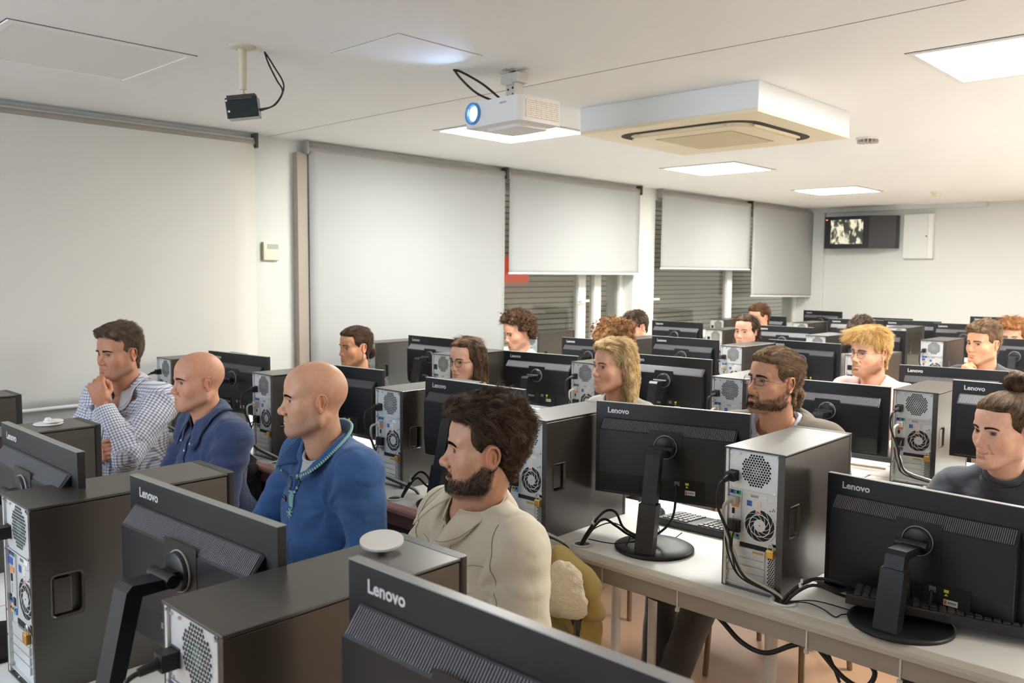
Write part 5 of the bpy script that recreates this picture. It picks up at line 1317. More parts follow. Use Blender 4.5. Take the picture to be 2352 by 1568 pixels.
# monitors: top left corner, top right corner, height of the top, label
Z = lambda z: 1.57+z
MON = [
 ((-.884, .633), (-.389, .640), Z(-.370), 'black monitor at the bottom centre, nearest to the camera', 'a'),
 ((-1.634, .663), (-1.139, .683), Z(-.395), 'black monitor at the lower left, before the bald man in the blue fleece', 'a'),
 ((-2.335, .640), (-1.840, .640), Z(-.380), 'black monitor at the left edge, in front of the tower with the white puck', ''),
 ((-.913, 2.199), (-.418, 2.172), Z(-.526), 'black monitor at the right, lowered almost to its keyboard', 'b'),
 ((-1.676, 2.180), (-1.196, 2.295), Z(-.4165), 'black monitor right behind the beige-shirted man, on the desk with the round base', 'b'),
 ((-2.458, 2.121), (-1.963, 2.138), Z(-.406), 'black monitor between the bald man in blue fleece and the beige-shirted man', 'b'),
 ((-3.400, 2.210), (-2.912, 2.265), Z(-.430), 'black monitor hidden in part behind the bald head of the man in blue fleece', ''),
 ((-4.126, 2.091), (-3.633, 2.139), Z(-.418), 'black monitor behind the bald man in the navy shirt', ''),
 ((-1.000, 3.555), (-.505, 3.575), Z(-.405), 'black monitor behind the face of the woman with the hair bun', ''),
 ((-1.760, 3.610), (-1.268, 3.650), Z(-.470), 'black monitor right of the man with ponytail and glasses', ''),
 ((-2.655, 3.700), (-2.162, 3.735), Z(-.430), 'black monitor right of the blonde woman', ''),
 ((-3.385, 3.526), (-2.893, 3.581), Z(-.456), 'black monitor between the glasses-wearing young woman and the blonde woman', ''),
 ((-4.180, 3.465), (-3.685, 3.456), Z(-.4075), 'black monitor against the white blind, left of the glasses-wearing young woman', ''),
 ((-1.560, 4.610), (-1.068, 4.690), Z(-.470), 'black monitor behind the hair bun, under the hand-on-chin young man', ''),
 ((-2.667, 5.357), (-2.172, 5.346), Z(-.443), 'black monitor between the ponytail man and the blond man in pink', ''),
 ((-3.247, 4.823), (-2.753, 4.836), Z(-.4265), 'black monitor left of the dark-haired girl, above the blonde woman\'s monitor', ''),
 ((-3.940, 4.700), (-3.447, 4.745), Z(-.470), 'black monitor left of the man with the curly fringe', ''),
 ((-4.218, 6.259), (-3.723, 6.267), Z(-.4155), 'black monitor below the far window, right of the dark-haired boy', ''),
 ((-3.400, 6.570), (-2.906, 6.610), Z(-.430), 'black monitor just right of the dark-haired girl\'s head', ''),
 ((-2.700, 6.560), (-2.205, 6.640), Z(-.420), 'black monitor directly behind the blond man\'s hair', ''),
 ((-1.740, 6.680), (-1.245, 6.720), Z(-.440), 'black monitor right of the young man resting his chin on his hand', ''),
 ((-4.340, 8.090), (-3.846, 8.080), Z(-.430), 'far black monitor behind the short-haired boy by the corner window', ''),
 ((-3.400, 8.050), (-2.907, 8.120), Z(-.425), 'far black monitor in the sixth row, left one of three', ''),
 ((-2.985, 8.338), (-2.490, 8.420), Z(-.430), 'far black monitor in the sixth row, middle one of three', ''),
 ((-2.480, 8.150), (-1.985, 8.230), Z(-.430), 'far black monitor in the sixth row, right one of three', ''),
 ((-4.400, 9.700), (-3.910, 9.620), Z(-.428), 'far black monitor against the back wall, left one below the television', ''),
 ((-3.600, 9.500), (-3.110, 9.520), Z(-.470), 'far black monitor against the back wall, middle low one', ''),
 ((-2.560, 9.560), (-2.066, 9.640), Z(-.420), 'far black monitor against the back wall, right one', '')]
proto = (mon0, HZ, Y1); MI = []
for TLc, TRc, zt, lb, k in MON:
    r, Mw, lift = place_monitor(proto, TLc, TRc, zt, lb, tilt={'a': 0}.get(k, 0)); MI.append((r, Mw, lift))
def kill(o):
    for c in list(o.children): kill(c)
    bpy.data.objects.remove(o)
kill(mon0); kill(lock0)
# cables from the desk hole up to the monitor's sockets
def mon_cable(i, gx, gy, label, h=.075, side=0):
    r, Mw, lift = MI[i]; P = lambda x, y, z: tuple(Mw @ Vector((x, y, z)))
    e1 = P(-.045, Y1-.006, lift+.060); e2 = P(.04, Y1-.006, lift+.066); c = MB(); g = Vector((gx, gy, DESK))
    mid = (g+Vector(P(-.06, Y1-.05, .02)))/2
    c.tube([g+Vector((0, 0, -.03)), g+Vector((.012, .004, .02)), g+Vector((.07, .02, h)), (mid.x+.02, mid.y, DESK+h*.95), P(-.11, Y1-.05, .035), P(-.05, Y1-.045, min(.03, lift*.4+.012)), P(-.042, Y1-.02, lift+.03), e1], .0042, 8)
    c.tube([g+Vector((.003, 0, -.03)), g+Vector((.018, .0, .014)), g+Vector((.075, .012, h*.85)), (mid.x+.03, mid.y-.01, DESK+h*.6), P(-.09, Y1-.06, .022), P(-.03, Y1-.055, .018), P(.035, Y1-.03, lift*.5+.02), e2], .0040, 8)
    tag(obj('monitor_cable', c, m_cab), label, 'cable', 'cable loops from desk holes to monitors')
    t = MB(); q = g+Vector((.048, .015, h*.72)); t.cyl(q-Vector((.003, 0, .003)), q+Vector((.003, 0, .003)), .010, n=10); t.box((q.x-.003, q.y-.006, q.z+.006), (q.x+.003, q.y+.002, q.z+.018))
    tag(obj('cable_tie', t, m_tie), label.replace('pair of black cables', 'white tie on the black cables'), 'cable tie', 'white cable ties')
mon_cable(3, -.937, 1.995, 'pair of black cables looping to the lowered monitor at the right')
mon_cable(4, -1.590, 1.990, 'pair of black cables rising to the monitor behind the beige-shirted man', .11)
mon_cable(5, -2.400, 1.950, 'pair of black cables rising from the desk beside the blue fleece', .10)
def tie(p, label):
    t = MB(); x, y, z = p
    t.box((x-.0022, y-.0018, z-.062), (x+.0022, y+.0002, z)); t.cyl((x, y, z-.066), (x, y, z-.058), .0062, n=10)
    tag(obj('cable_tie', t, m_tie), label, 'cable tie', 'white cable ties')
for p, lb in (((-1.474, 1.957, .712), 'white cable tie hanging under the desk edge, just right of the olive coat'), ((-1.217, 1.957, .712), 'white cable tie hanging under the desk edge, left of the nearest full tower'),
              ((-.850, 1.957, .712), 'white cable tie hanging under the desk edge, below the loose keyboard\'s left end'), ((-.630, 1.957, .712), 'white cable tie hanging under the desk edge, near the bottom right corner')):
    tie(p, lb)
c = MB(); c.tube([(-1.60, 1.99, .675), (-1.5, 1.985, .672), (-1.40, 1.985, .665), (-1.30, 1.99, .645), (-1.2, 1.99, .660), (-1.12, 1.99, .655), (-1.04, 1.985, .607), (-.97, 1.985, .598), (-.90, 1.985, .640), (-.85, 1.99, .665)], .0065, 8)
tag(obj('hanging_cable', c, m_cab), 'thick black cable sagging under the desk edge', 'cable')
c = MB(); c.tube([(-.88, 2.02, .67), (-.83, 2.0, .640), (-.77, 1.99, .600), (-.72, 1.99, .592), (-.70, 2.0, .632), (-.74, 2.02, .655)], .006, 8); c.tube([(-.86, 2.04, .668), (-.82, 2.02, .63), (-.79, 2.02, .57)], .004, 8); c.tube([(-.84, 2.02, .66), (-.77, 2.02, .644), (-.66, 2.02, .64), (-.6, 2.03, .65)], .003, 6)
tag(obj('hanging_cable', c, m_cab), 'tangle of black cables hanging under the desk below the lowered monitor', 'cable')
c = MB(); c.tube([(-.925, 2.0, DESK+.004), (-.88, 2.015, DESK+.012), (-.84, 2.02, DESK+.006), (-.80, 2.0, DESK+.003), (-.79, 2.02, DESK+.006), (-.765, 2.05, DESK+.006)], .0017, 6); c.tube([(-.925, 2.005, DESK+.004), (-.87, 2.035, DESK+.014), (-.80, 2.055, DESK+.008), (-.76, 2.05, DESK+.006)], .0017, 6)
tag(obj('keyboard_cable', c, m_cab), 'thin black wires curling on the desk beside the nearest full tower', 'cable')
c = MB(); c.tube([(-1.585, 1.995, DESK+.004), (-1.56, 2.02, DESK+.05), (-1.51, 2.05, DESK+.075), (-1.46, 2.07, DESK+.05), (-1.47, 2.06, DESK+.004), (-1.475, 2.03, DESK+.003)], .0020, 6); c.tube([(-1.57, 2.01, DESK+.02), (-1.50, 2.06, DESK+.01), (-1.44, 2.14, DESK+.02), (-1.42, 2.17, DESK+.005), (-1.47, 2.25, DESK+.004), (-1.53, 2.33, DESK+.008)], .0020, 6); c.tube([(-1.47, 2.055, DESK+.003), (-1.43, 2.09, DESK+.003), (-1.40, 2.16, DESK+.003), (-1.42, 2.30, DESK+.008)], .0018, 6)
tag(obj('keyboard_cable', c, m_cab), 'thin black wires looping on the desk left of the round monitor base', 'cable')
# keyboards and mice
kb0.location = (-1.33, 2.43, DESK); kb0.rotation_euler = (0, 0, math.pi+R(2)); kb0['label'] = 'black keyboard on the white desk behind the round monitor base'; kb0['group'] = 'keyboards on the desks'
dup(kb0, (-.60, 2.165, DESK+.020), math.pi+R(17), 'black keyboard leaning over the monitor base at the bottom right', 'keyboards on the desks', rot=(R(3), R(-2), math.pi+R(17)))
dup(kb0, (-2.16, 2.40, DESK), math.pi, 'black keyboard behind the monitor beside the beige-shirted man\'s face', 'keyboards on the desks')
dup(kb0, (-1.50, 3.92, DESK), math.pi+R(3), 'black keyboard below the monitor right of the ponytail man', 'keyboards on the desks')
ms0.location = (-1.60, 2.42, DESK); ms0.rotation_euler = (0, 0, R(10)); ms0['label'] = 'black mouse beside the tower behind the beige-shirted man'; ms0['group'] = 'mice on the desks'
dup(ms0, (-1.86, 3.95, DESK), 0, 'black mouse on the third-row desk behind the ponytail man', 'mice on the desks')
t = thing('phone', 'dark flat phone lying on papers between the nearest full tower and the loose keyboard', 'phone', (-.865, 2.235, DESK+.006), R(-20))
obj('phone_body', MB().prism(rrect(-.038, -.075, .038, .075, .008), 0, .009), m_blk, t, bevel=.002); obj('screen', MB().prism(rrect(-.034, -.07, .034, .07, .006), .009, .0098), MATS['screen_glass'], t)
tag(obj('paper_sheets', MB().box((-.09, -.06, 0), (.09, .06, .005), 0, Matrix.Translation((-.86, 2.235, DESK)) @ Matrix.Rotation(R(-25), 4, 'Z')), mat('paper_grey', (.55, .54, .50), .7)), 'small stack of grey papers under the phone', 'paper')
tag(obj('paper_sheet', MB().box((-.15, -.10, 0), (.15, .10, .0012), 0, Matrix.Translation((-1.38, 3.66, DESK)) @ Matrix.Rotation(R(4), 4, 'Z')), mat('paper_white', (.8, .74, .68), .7)), 'white paper sheet on the third-row desk right of the nearest full tower', 'paper')
tag(obj('pen', MB().cyl((-1.46, 3.69, DESK+.006), (-1.29, 3.705, DESK+.006), .0045, n=10), mat('pen_cream', (.85, .70, .55), .3)), 'cream pen lying on the paper sheet', 'pen')
# round white pucks on the nearest towers
t = thing('white_disc', 'round white disc tilted on the nearest tower at the bottom centre', 'disc', (-1.095, .850, DESK+TH+.0006))
obj('foot', MB().lathe([(0, 0), (.010, 0), (.008, .004), (.007, .009), (0, .009)], 20), m_white, t)
obj('plate', MB().cyl((0, 0, -.0018), (0, 0, .0018), .036, None, 56, 0, Matrix.Translation((0, 0, .012)) @ Matrix.Rotation(R(10), 4, Vector((.7, .72, 0)))), m_white, t)
t = thing('white_puck', 'flat white puck with a small knob on the tower in front of the checked shirt', 'disc', (-2.675, .855, DESK+TH+.0006))
obj('plate', MB().lathe([(0, 0), (.038, 0), (.040, .002), (.038, .004), (0, .004)], 40), m_white, t)
obj('top_plate', MB().lathe([(0, .008), (.026, .008), (.027, .010), (.025, .0125), (0, .0125)], 40, 0, Matrix.Translation((.012, .01, 0))), m_white, t)
obj('knob', MB().lathe([(0, .02), (.007, .019), (.010, .013), (.010, .004), (0, .004)], 24), m_white, t)

# ================================================================ chairs
m_cframe = mat('chair_tube', (.30, .20, .13), .25, .3); m_cseat = mat('chair_shell', (.05, .05, .055), .5)
def make_chair():
    t = thing('classroom_chair', 'x', 'chair')          # faces +Y
    obj('seat', MB().prism(rrect(-.2, -.2, .2, .2, .05), .425, .455, 0, None, True), m_cseat, t, bevel=.008)
    b = MB(); P = []
    for i in range(7):
        z = .56+.15*i/6; P.append([(-.165+.33*j/10, -.235-.03*math.cos(math.pi*(j/10-.5))-.05*(z-.56), z) for j in range(11)])
    b.grid(P); obj('backrest', b, m_cseat, t, solid=.012)
    for sx in (-1, 1):
        obj('leg', MB().tube([(sx*.17, .16, .43), (sx*.18, .18, .4), (sx*.195, .20, 0)], .011, 10, res=3), m_cframe, t)
        obj('leg', MB().tube([(sx*.15, -.252, .70), (sx*.155, -.24, .56), (sx*.178, -.20, .44), (sx*.195, -.245, 0)], .011, 10, res=3), m_cframe, t)
    return t
chair0 = make_chair(); CH = [0]
def chair(x, y, a, lb):
    g = 'chairs behind the desks'
    if CH[0] == 0: chair0.location = (x, y, 0); chair0.rotation_euler = (0, 0, a); chair0['label'] = lb; chair0['group'] = g
    else: dup(chair0, (x, y, 0), a, lb, g)
    CH[0] = 1
# ================================================================ garments built on the body
def strip(E, top, bot, name, m, thick=.003):
    """sheet between two polylines (collar leaves, plackets)"""
    mb = MB(); n = len(top); P = []
    for k in range(5):
        u = k/4; P.append([tuple(np.array(top[i])*(1-u)+np.array(bot[i])*u+(np.array(E['nax'])*0)) for i in range(n)])
    mb.grid(P); return obj(name, mb, m, E['t'], solid=thick)
def shirt_collar(E, m, r=.064, z0=.012, h=.046, drop=.055, open_=.45, fwd=.02):
    """stand plus folded leaves, open at the front"""
    n = 44; a1 = math.pi-.02; B = E['B']; lo = ring_pts(E, r+.004, z0-.012, n, open_*.6, 2*math.pi-open_*.6, .40); hi = ring_pts(E, r+.001, z0+h, n, open_, 2*math.pi-open_, .42)
    strip(E, hi, lo, 'collar_band', m)
    out = []
    for i, p in enumerate(hi):
        u = i/n; e = min(u, 1-u); k = math.exp(-(e/.10)**2); d = drop*(.72+.75*k); rad = np.array(p)-(E['nk']+E['nax']*((np.array(p)-E['nk'])@E['nax'])); rn = nrm(rad)
        sgn = -1 if u > .5 else 1
        q = np.array(p)+rn*(.026+.016*k)-E['nax']*d*1.0+B(sgn*.016*k, fwd*k, 0)
        c = float((E['core'](q[None].astype(F))+E['fold'](q[None].astype(F)))[0])
        if c < .010: q = q+grad(E['core'], q[None])[0]*(.010-c)
        out.append(q)
    P = []; mb = MB()
    for k in range(7):
        u = k/6; P.append([tuple(np.array(hi[i])*(1-u)+out[i]*u+nrm(np.array(hi[i])-E['nk']-E['nax']*.05)*.007*math.sin(math.pi*u)+E['nax']*.004*math.sin(math.pi*u)) for i in range(n+1)])
    mb.grid(P); obj('collar', mb, m, E['t'], solid=.0032)
    mb = MB(); mb.tube([tuple(np.array(P[5][i])+nrm(np.array(hi[i])-E['nk'])*.003) for i in range(n+1)], .0007, 5, res=1); obj('collar_stitching', mb, mat('collar_stitch', (.25, .23, .19), .8), E['t'])
    mb = MB(); mb.tube([tuple(p) for p in out], .0016, 6, res=1); mb.tube([tuple(p) for p in hi], .0022, 6, res=1); obj('collar_seam', mb, m, E['t'])
def placket(E, m, w=.016, z0=-.045, z1=-.42, x=.0, off=.003):
    L_, R_ = [], []
    for i in range(26):
        z = z0+(z1-z0)*i/25; L_.append(on_cloth(E, x-w, z, off)); R_.append(on_cloth(E, x+w, z, off))
    mb = MB(); mb.grid([[tuple(p) for p in L_], [tuple((np.array(a)+b)/2+E['B'](0, .0015, 0)) for a, b in zip(L_, R_)], [tuple(p) for p in R_]]); obj('placket', mb, m, E['t'], solid=.003)
    for S in (L_, R_):
        mb = MB(); mb.tube([tuple(p+E['B'](0, .0022, 0)) for p in S], .0009, 5, res=1); obj('stitching', mb, m, E['t'])
def button(E, x, z, m, r=.006, off=.0055):
    p = on_cloth(E, x, z, off); n = grad(E['core'], p[None])[0]; mb = MB(); mb.cyl(tuple(p-n*.002), tuple(p+n*.002), r, r*.9, 18); mb.cyl(tuple(p+n*.0015), tuple(p+n*.0026), r*.65, r*.6, 14)
    obj('button', mb, m, E['t'])
def line_on(E, pts, m, name, r=.0009, off=.001):
    P = [on_cloth(E, x, z, off) for x, z in pts]; mb = MB(); mb.tube([tuple(p) for p in P], r, 6, res=4); obj(name, mb, m, E['t'])
m_snap = mat('pearl_snap', (.72, .74, .76), .15, .2); m_btn = mat('shirt_button', (.70, .72, .74), .25)

def post_beige(E):
    m = MATS['cloth_beige']; shirt_collar(E, m, .064, .006, .050, .062, .40, .024); placket(E, m, .0165)
    for z in (-.075, -.165, -.26): button(E, .0, z, m_snap, .0058)
    st = mat('beige_stitch', (.36, .31, .22), .8)
    for s in (-1, 1):
        line_on(E, [(s*.035, -.03), (s*.045, -.075), (s*.075, -.118), (s*.105, -.092), (s*.150, -.085)], st, 'yoke_seam')
        line_on(E, [(s*.050, -.175), (s*.128, -.170)], st, 'pocket_seam'); line_on(E, [(s*.050, -.177), (s*.052, -.21), (s*.088, -.228), (s*.125, -.205), (s*.128, -.172)], st, 'pocket_flap'); line_on(E, [(s*.052, -.212), (s*.056, -.31), (s*.122, -.31), (s*.125, -.212)], st, 'pocket_seam')
        e, w_, a = E['arms'][s]; c = E['sh'][s]+E['B'](s*.010, 0, -.012); ax = nrm(E['B'](s*1, 0, .28)); x1 = nrm(np.cross(ax, E['B'](0, 1, 0))); x2 = np.cross(ax, x1)
        P = march(lambda p: E['core'](p)+E['fold'](p)-.0008, np.array([c+(x1*math.cos(a_)+x2*math.sin(a_))*.001 for a_ in np.linspace(0, 6.2832, 41)]), (0, 0, 1), 1)
        Q = []
        for a_ in np.linspace(-2.6, 1.4, 34):
            d = x1*math.cos(a_)+x2*math.sin(a_); Q.append(march(lambda p: E['core'](p)+E['fold'](p)-.0008, (c+d*.18)[None], -d, 60)[0])
        mb = MB(); mb.tube([tuple(p) for p in Q], .0012, 5, res=1); obj('armhole_seam', mb, st, E['t'])
def post_navy(E):
    m = MATS['cloth_navy']; shirt_collar(E, m, .062, .004, .046, .070, .46, .028); placket(E, m, .015)
    for z in (-.105, -.185, -.275): button(E, .0, z, m_btn, .0055)
    for s in (-1, 1): button(E, s*.048, -.072, m_btn, .0045, .012)
def post_plaid(E):
    shirt_collar(E, MATS['gingham_cotton'] if False else fabric('plaid_collar', (.62, .64, .70), .3, 500), .068, .002, .032, .052, .5, .02); placket(E, fabric('plaid_collar', (.62, .64, .70), .3, 500), .015)
def v_opening(q, depth=.115, wid=.045, top=.07):
    def prep(E):
        nk, B = E['nk'], E['B']
        def cut(p):
            v = ((p-nk.astype(F)) @ E['Bf']).astype(float); z = v[:, 2]; y = v[:, 1]
            half = wid*np.clip((z+depth)/depth, 0, 2.2); return (np.maximum(np.abs(v[:, 0])-half, -(y-.02))).astype(F)
        q['vcut'] = cut
    return prep
def post_fleece(E):
    B = E['B']; m = MATS['cloth_fleece']; t = E['t']
    # grey-white tee in the opening
    tee = build([('+', ell(E['chest']+B(0, .0, .035), (.135, .108, .165), E['Bf']), 0), ('+', cone(E['nk']+B(0, .008, -.02), E['nk']+E['nax']*.004+B(0, .010, 0), .068, .062), .02)])
    f = lambda p: smax(smax(tee(p), -E['ncut'](p)-.003, .004), -(p[:, 2]-(E['nk'][2]-.2)), .004)
    c = E['nk']; v, q_ = surface(f, c-.2, c+np.array([.2, .2, .12]), .006); obj('undershirt', np_mesh('undershirt', v, q_, fabric('tee_grey', (.50, .52, .52), .3, 500)), None, t)
    P = ring_pts(E, .068, .012, 36, tilt=.42); mb = MB(); mb.tube([tuple(p) for p in P], .0055, 8, res=1); obj('undershirt_neckband', mb, fabric('tee_grey', (.50, .52, .52)), t)
    # soft stand collar that falls open in a V, with pale woven binding
    n = 50; a0 = .5; lo = ring_pts(E, .074, -.012, n, a0, 2*math.pi-a0, .30); rows = []; edge = []
    for k in range(9):
        u = k/8; row = []
        for i in range(n+1):
            s = i/n; e = min(s, 1-s); fr = math.exp(-(e/.16)**2); p = np.array(lo[i]); rad = nrm(p-E['nk']-E['nax']*((p-E['nk'])@E['nax'])); sg = 1 if s < .5 else -1
            flare = .030*u+.030*fr*u; up = .058*math.sin(u*1.45)*(1-.55*fr)
            row.append(p+rad*flare+E['nax']*up+B(sg*.004*fr, .020*fr*u, -.02*fr*u))
        rows.append(row)
    tipL = on_cloth(E, .006, -.135, .004); tipR = on_cloth(E, -.006, -.135, .004)
    for row in rows:           # front ends run down to the bottom of the opening
        pass
    mb = MB(); mb.grid([[tuple(p) for p in r_] for r_ in rows]); obj('collar', mb, m, t, solid=.006)
    m_tr = mat('woven_binding', (.05, .10, .16), .8); m_tl = mat('woven_binding_pale', (.35, .62, .60), .8)
    top = rows[-1]; path = [tipL]+[on_cloth(E, .018+.012*k, -.115+.03*k, .004) for k in range(2)]+[top[0]]+top[1:-1]+[top[-1]]+[on_cloth(E, -.018-.012*k, -.115+.03*k, .004) for k in (1, 0)]+[tipR]
    mb = MB(); mb.tube([tuple(p) for p in path], .0042, 8, res=2); obj('collar_binding', mb, m_tr, t)
    mb = MB(); S = smooth([tuple(p) for p in path], 6); 
    for i in range(1, len(S)-1, 3):
        d = (S[i+1]-S[i-1]).normalized(); o = Vector(E['nax'])*.0; a = S[i]-d*.0022+Vector((0, 0, .0016)); b = S[i]+d*.0022-Vector((0, 0, .0016)); mb.cyl(a, b, .0046, .0046, 8)
    obj('binding_pattern', mb, m_tl, t)
    # embroidered-looking motif below the opening and a small woven badge on the chest
    mb = MB(); mk = MB()
    for k in range(5):
        A = on_cloth(E, -.012+.006*k, -.118, .005); C = on_cloth(E, -.016+.004*k, -.168, .005); mb.tube([tuple(A), tuple((A+C)/2+B(.001, .001, 0)), tuple(C)], .0016, 6)
    for a in range(7):
        an = math.pi*2*a/7; A = on_cloth(E, -.012, -.186, .005); C = on_cloth(E, -.012+.017*math.cos(an), -.186+.017*math.sin(an), .005); mb.tube([tuple(A), tuple((A+C)/2), tuple(C)], .0018, 6)
    obj('placket_motif', mb, m_tl, t)
    bd = MB(); c = [on_cloth(E, x, z, .004) for x, z in ((.050, -.148), (.088, -.148), (.088, -.166), (.050, -.166))]; c2 = [on_cloth(E, x, z, .0048) for x, z in ((.051, -.158), (.087, -.158), (.087, -.165), (.051, -.165))]
    bd.add([tuple(p) for p in c], [(0, 1, 2, 3)], 0); bd.add([tuple(p) for p in c2], [(0, 1, 2, 3)], 1); c3 = [on_cloth(E, x, z, .0048) for x, z in ((.051, -.149), (.087, -.149), (.080, -.157), (.055, -.156))]; bd.add([tuple(p) for p in c3], [(0, 1, 2, 3)], 2)
    obj('chest_badge', bd, [mat('badge_black', (.02, .02, .03), .7), mat('badge_pale', (.6, .6, .62), .7), mat('badge_violet', (.22, .16, .48), .7)], t, solid=.0015)
def post_turtle(E):
    m = MATS['cloth_turtle']
    for k, (dz, r, tr, tl) in enumerate(((-.010, .064, .014, .40), (.012, .060, .013, .36), (.034, .055, .0105, .32))):
        P = ring_pts(E, r, dz, 44, tilt=tl); mb = MB(); mb.tube([tuple(p) for p in P], tr, 12, res=1); obj('rolled_collar', mb, m, E['t'])
def post_jacket(E):
    """open brown jacket over the tee"""
    B = E['B']; m = fabric('cloth_jacket', (.105, .083, .060), .5, 420); t = E['t']
    def f(p):
        v = ((p-E['nk'].astype(F)) @ E['Bf']).astype(float)
        d = E['core'](p)+E['fold'](p)-.009
        gap = np.maximum(np.abs(v[:, 0])-(.066+.05*np.clip(-v[:, 2], 0, .3)), -(v[:, 1]+.01)); d = smax(d, -gap.astype(F), .006)
        d = smax(d, -(E['core'](p)+E['fold'](p)+.016), .002); d = smax(d, -E['ncut'](p)+.016, .004)
        for s in (-1, 1):
            e, w_, a = E['arms'][s]; ax = nrm(w_-e).astype(F); near = np.sqrt(((p-w_.astype(F))**2).sum(1)) < .15; d = np.where(near, smax(d, (p-(e+(w_-e)*.9).astype(F))@ax, .004), d)
        return smax(d, -(p[:, 2]-(E['hip'][2]-.05)), .01)
    lo = np.minimum.reduce([E['nk'], E['hip'], E['arms'][1][1], E['arms'][-1][1]])-.24; hi = np.maximum.reduce([E['nk'], E['hip'], E['arms'][1][1], E['arms'][-1][1]])+.24; hi[2] = E['nk'][2]+.1
    v, q_ = surface(f, lo, hi, .008); obj('jacket', np_mesh('jacket', v, q_, m), None, t)
    n = 40; a0 = .75; rows = []; lo = ring_pts(E, .086, -.020, n, a0, 2*math.pi-a0, .25)
    for k in range(7):
        u = k/6; row = []
        for i in range(n+1):
            s = i/n; e = min(s, 1-s); fr = math.exp(-(e/.15)**2); p = np.array(lo[i]); rad = nrm(p-E['nk']-E['nax']*((p-E['nk'])@E['nax']))
            row.append(p+rad*(.012+.045*u*u+.03*fr*u)+E['nax']*(.052*math.sin(min(1, u*1.5)*1.5)-.035*u*u-.02*fr*u))
        rows.append([tuple(p) for p in row])
    mb = MB(); mb.grid(rows); obj('jacket_collar', mb, m, t, solid=.008)
    mb = MB(); mb.tube(rows[-1], .0028, 6, res=1); obj('collar_piping', mb, m_cab, t)

# ================================================================ the audience
BACK = lambda p: np.stack([p[:, 0]*.4, np.full(len(p), -1.), -.9*(1-sstep(p[:, 2]-.5*np.abs(p[:, 0]), .02, .08))], 1)
DOWN = lambda p: np.stack([np.sign(p[:, 0])*.10, -.25*(p[:, 2] > .06)-.05, np.full(len(p), -1.)], 1)
def PART(p):      # hair parted on top, falling to both sides
    z = p[:, 2]; w_ = sstep(z, .06, .12); return np.stack([np.sign(p[:, 0]+.006)*(.1+1.0*w_), -.10-1.3*sstep(p[:, 1], .0, .05), -1+.80*w_], 1)
def TIEB(p):      # swept back to a knot
    return np.stack([-p[:, 0]*3, np.full(len(p), -1.), (-.02-p[:, 2])*3.5], 1)
def TOPK(p):      # pulled up to a topknot
    c = np.array([0, -.055, .125]); d = c-p; return d/(np.linalg.norm(d, axis=1)[:, None]+1e-6)
def BOWL(p):      # falls from the crown in every direction
    h = p-np.array([0, -.03, 0]); h[:, 2] = 0; n_ = np.linalg.norm(h, axis=1)[:, None]+1e-6; d = h/n_; d[:, 2] = -.15-1.5*(1-np.clip(p[:, 2]/.115, 0, 1)); return d
FRINGE = lambda p: np.stack([p[:, 0]*4, .7-(p[:, 1] < .0)*1.2, -.5-.4*(p[:, 1] > .06)-.5*(np.abs(p[:, 0]) > .06)], 1)
SW = (.58, .335, .225)
fold_arms = {1: dict(e=(.225, .07, -.27), w=(-.02, .245, -.245), hd=(-1, .10, .05), pn=(0, -1, 0), curl=.35, sl=.96), -1: dict(e=(-.225, .07, -.27), w=(.03, .215, -.285), hd=(1, .05, .1), pn=(0, -1, 0), curl=.3, sl=.96)}
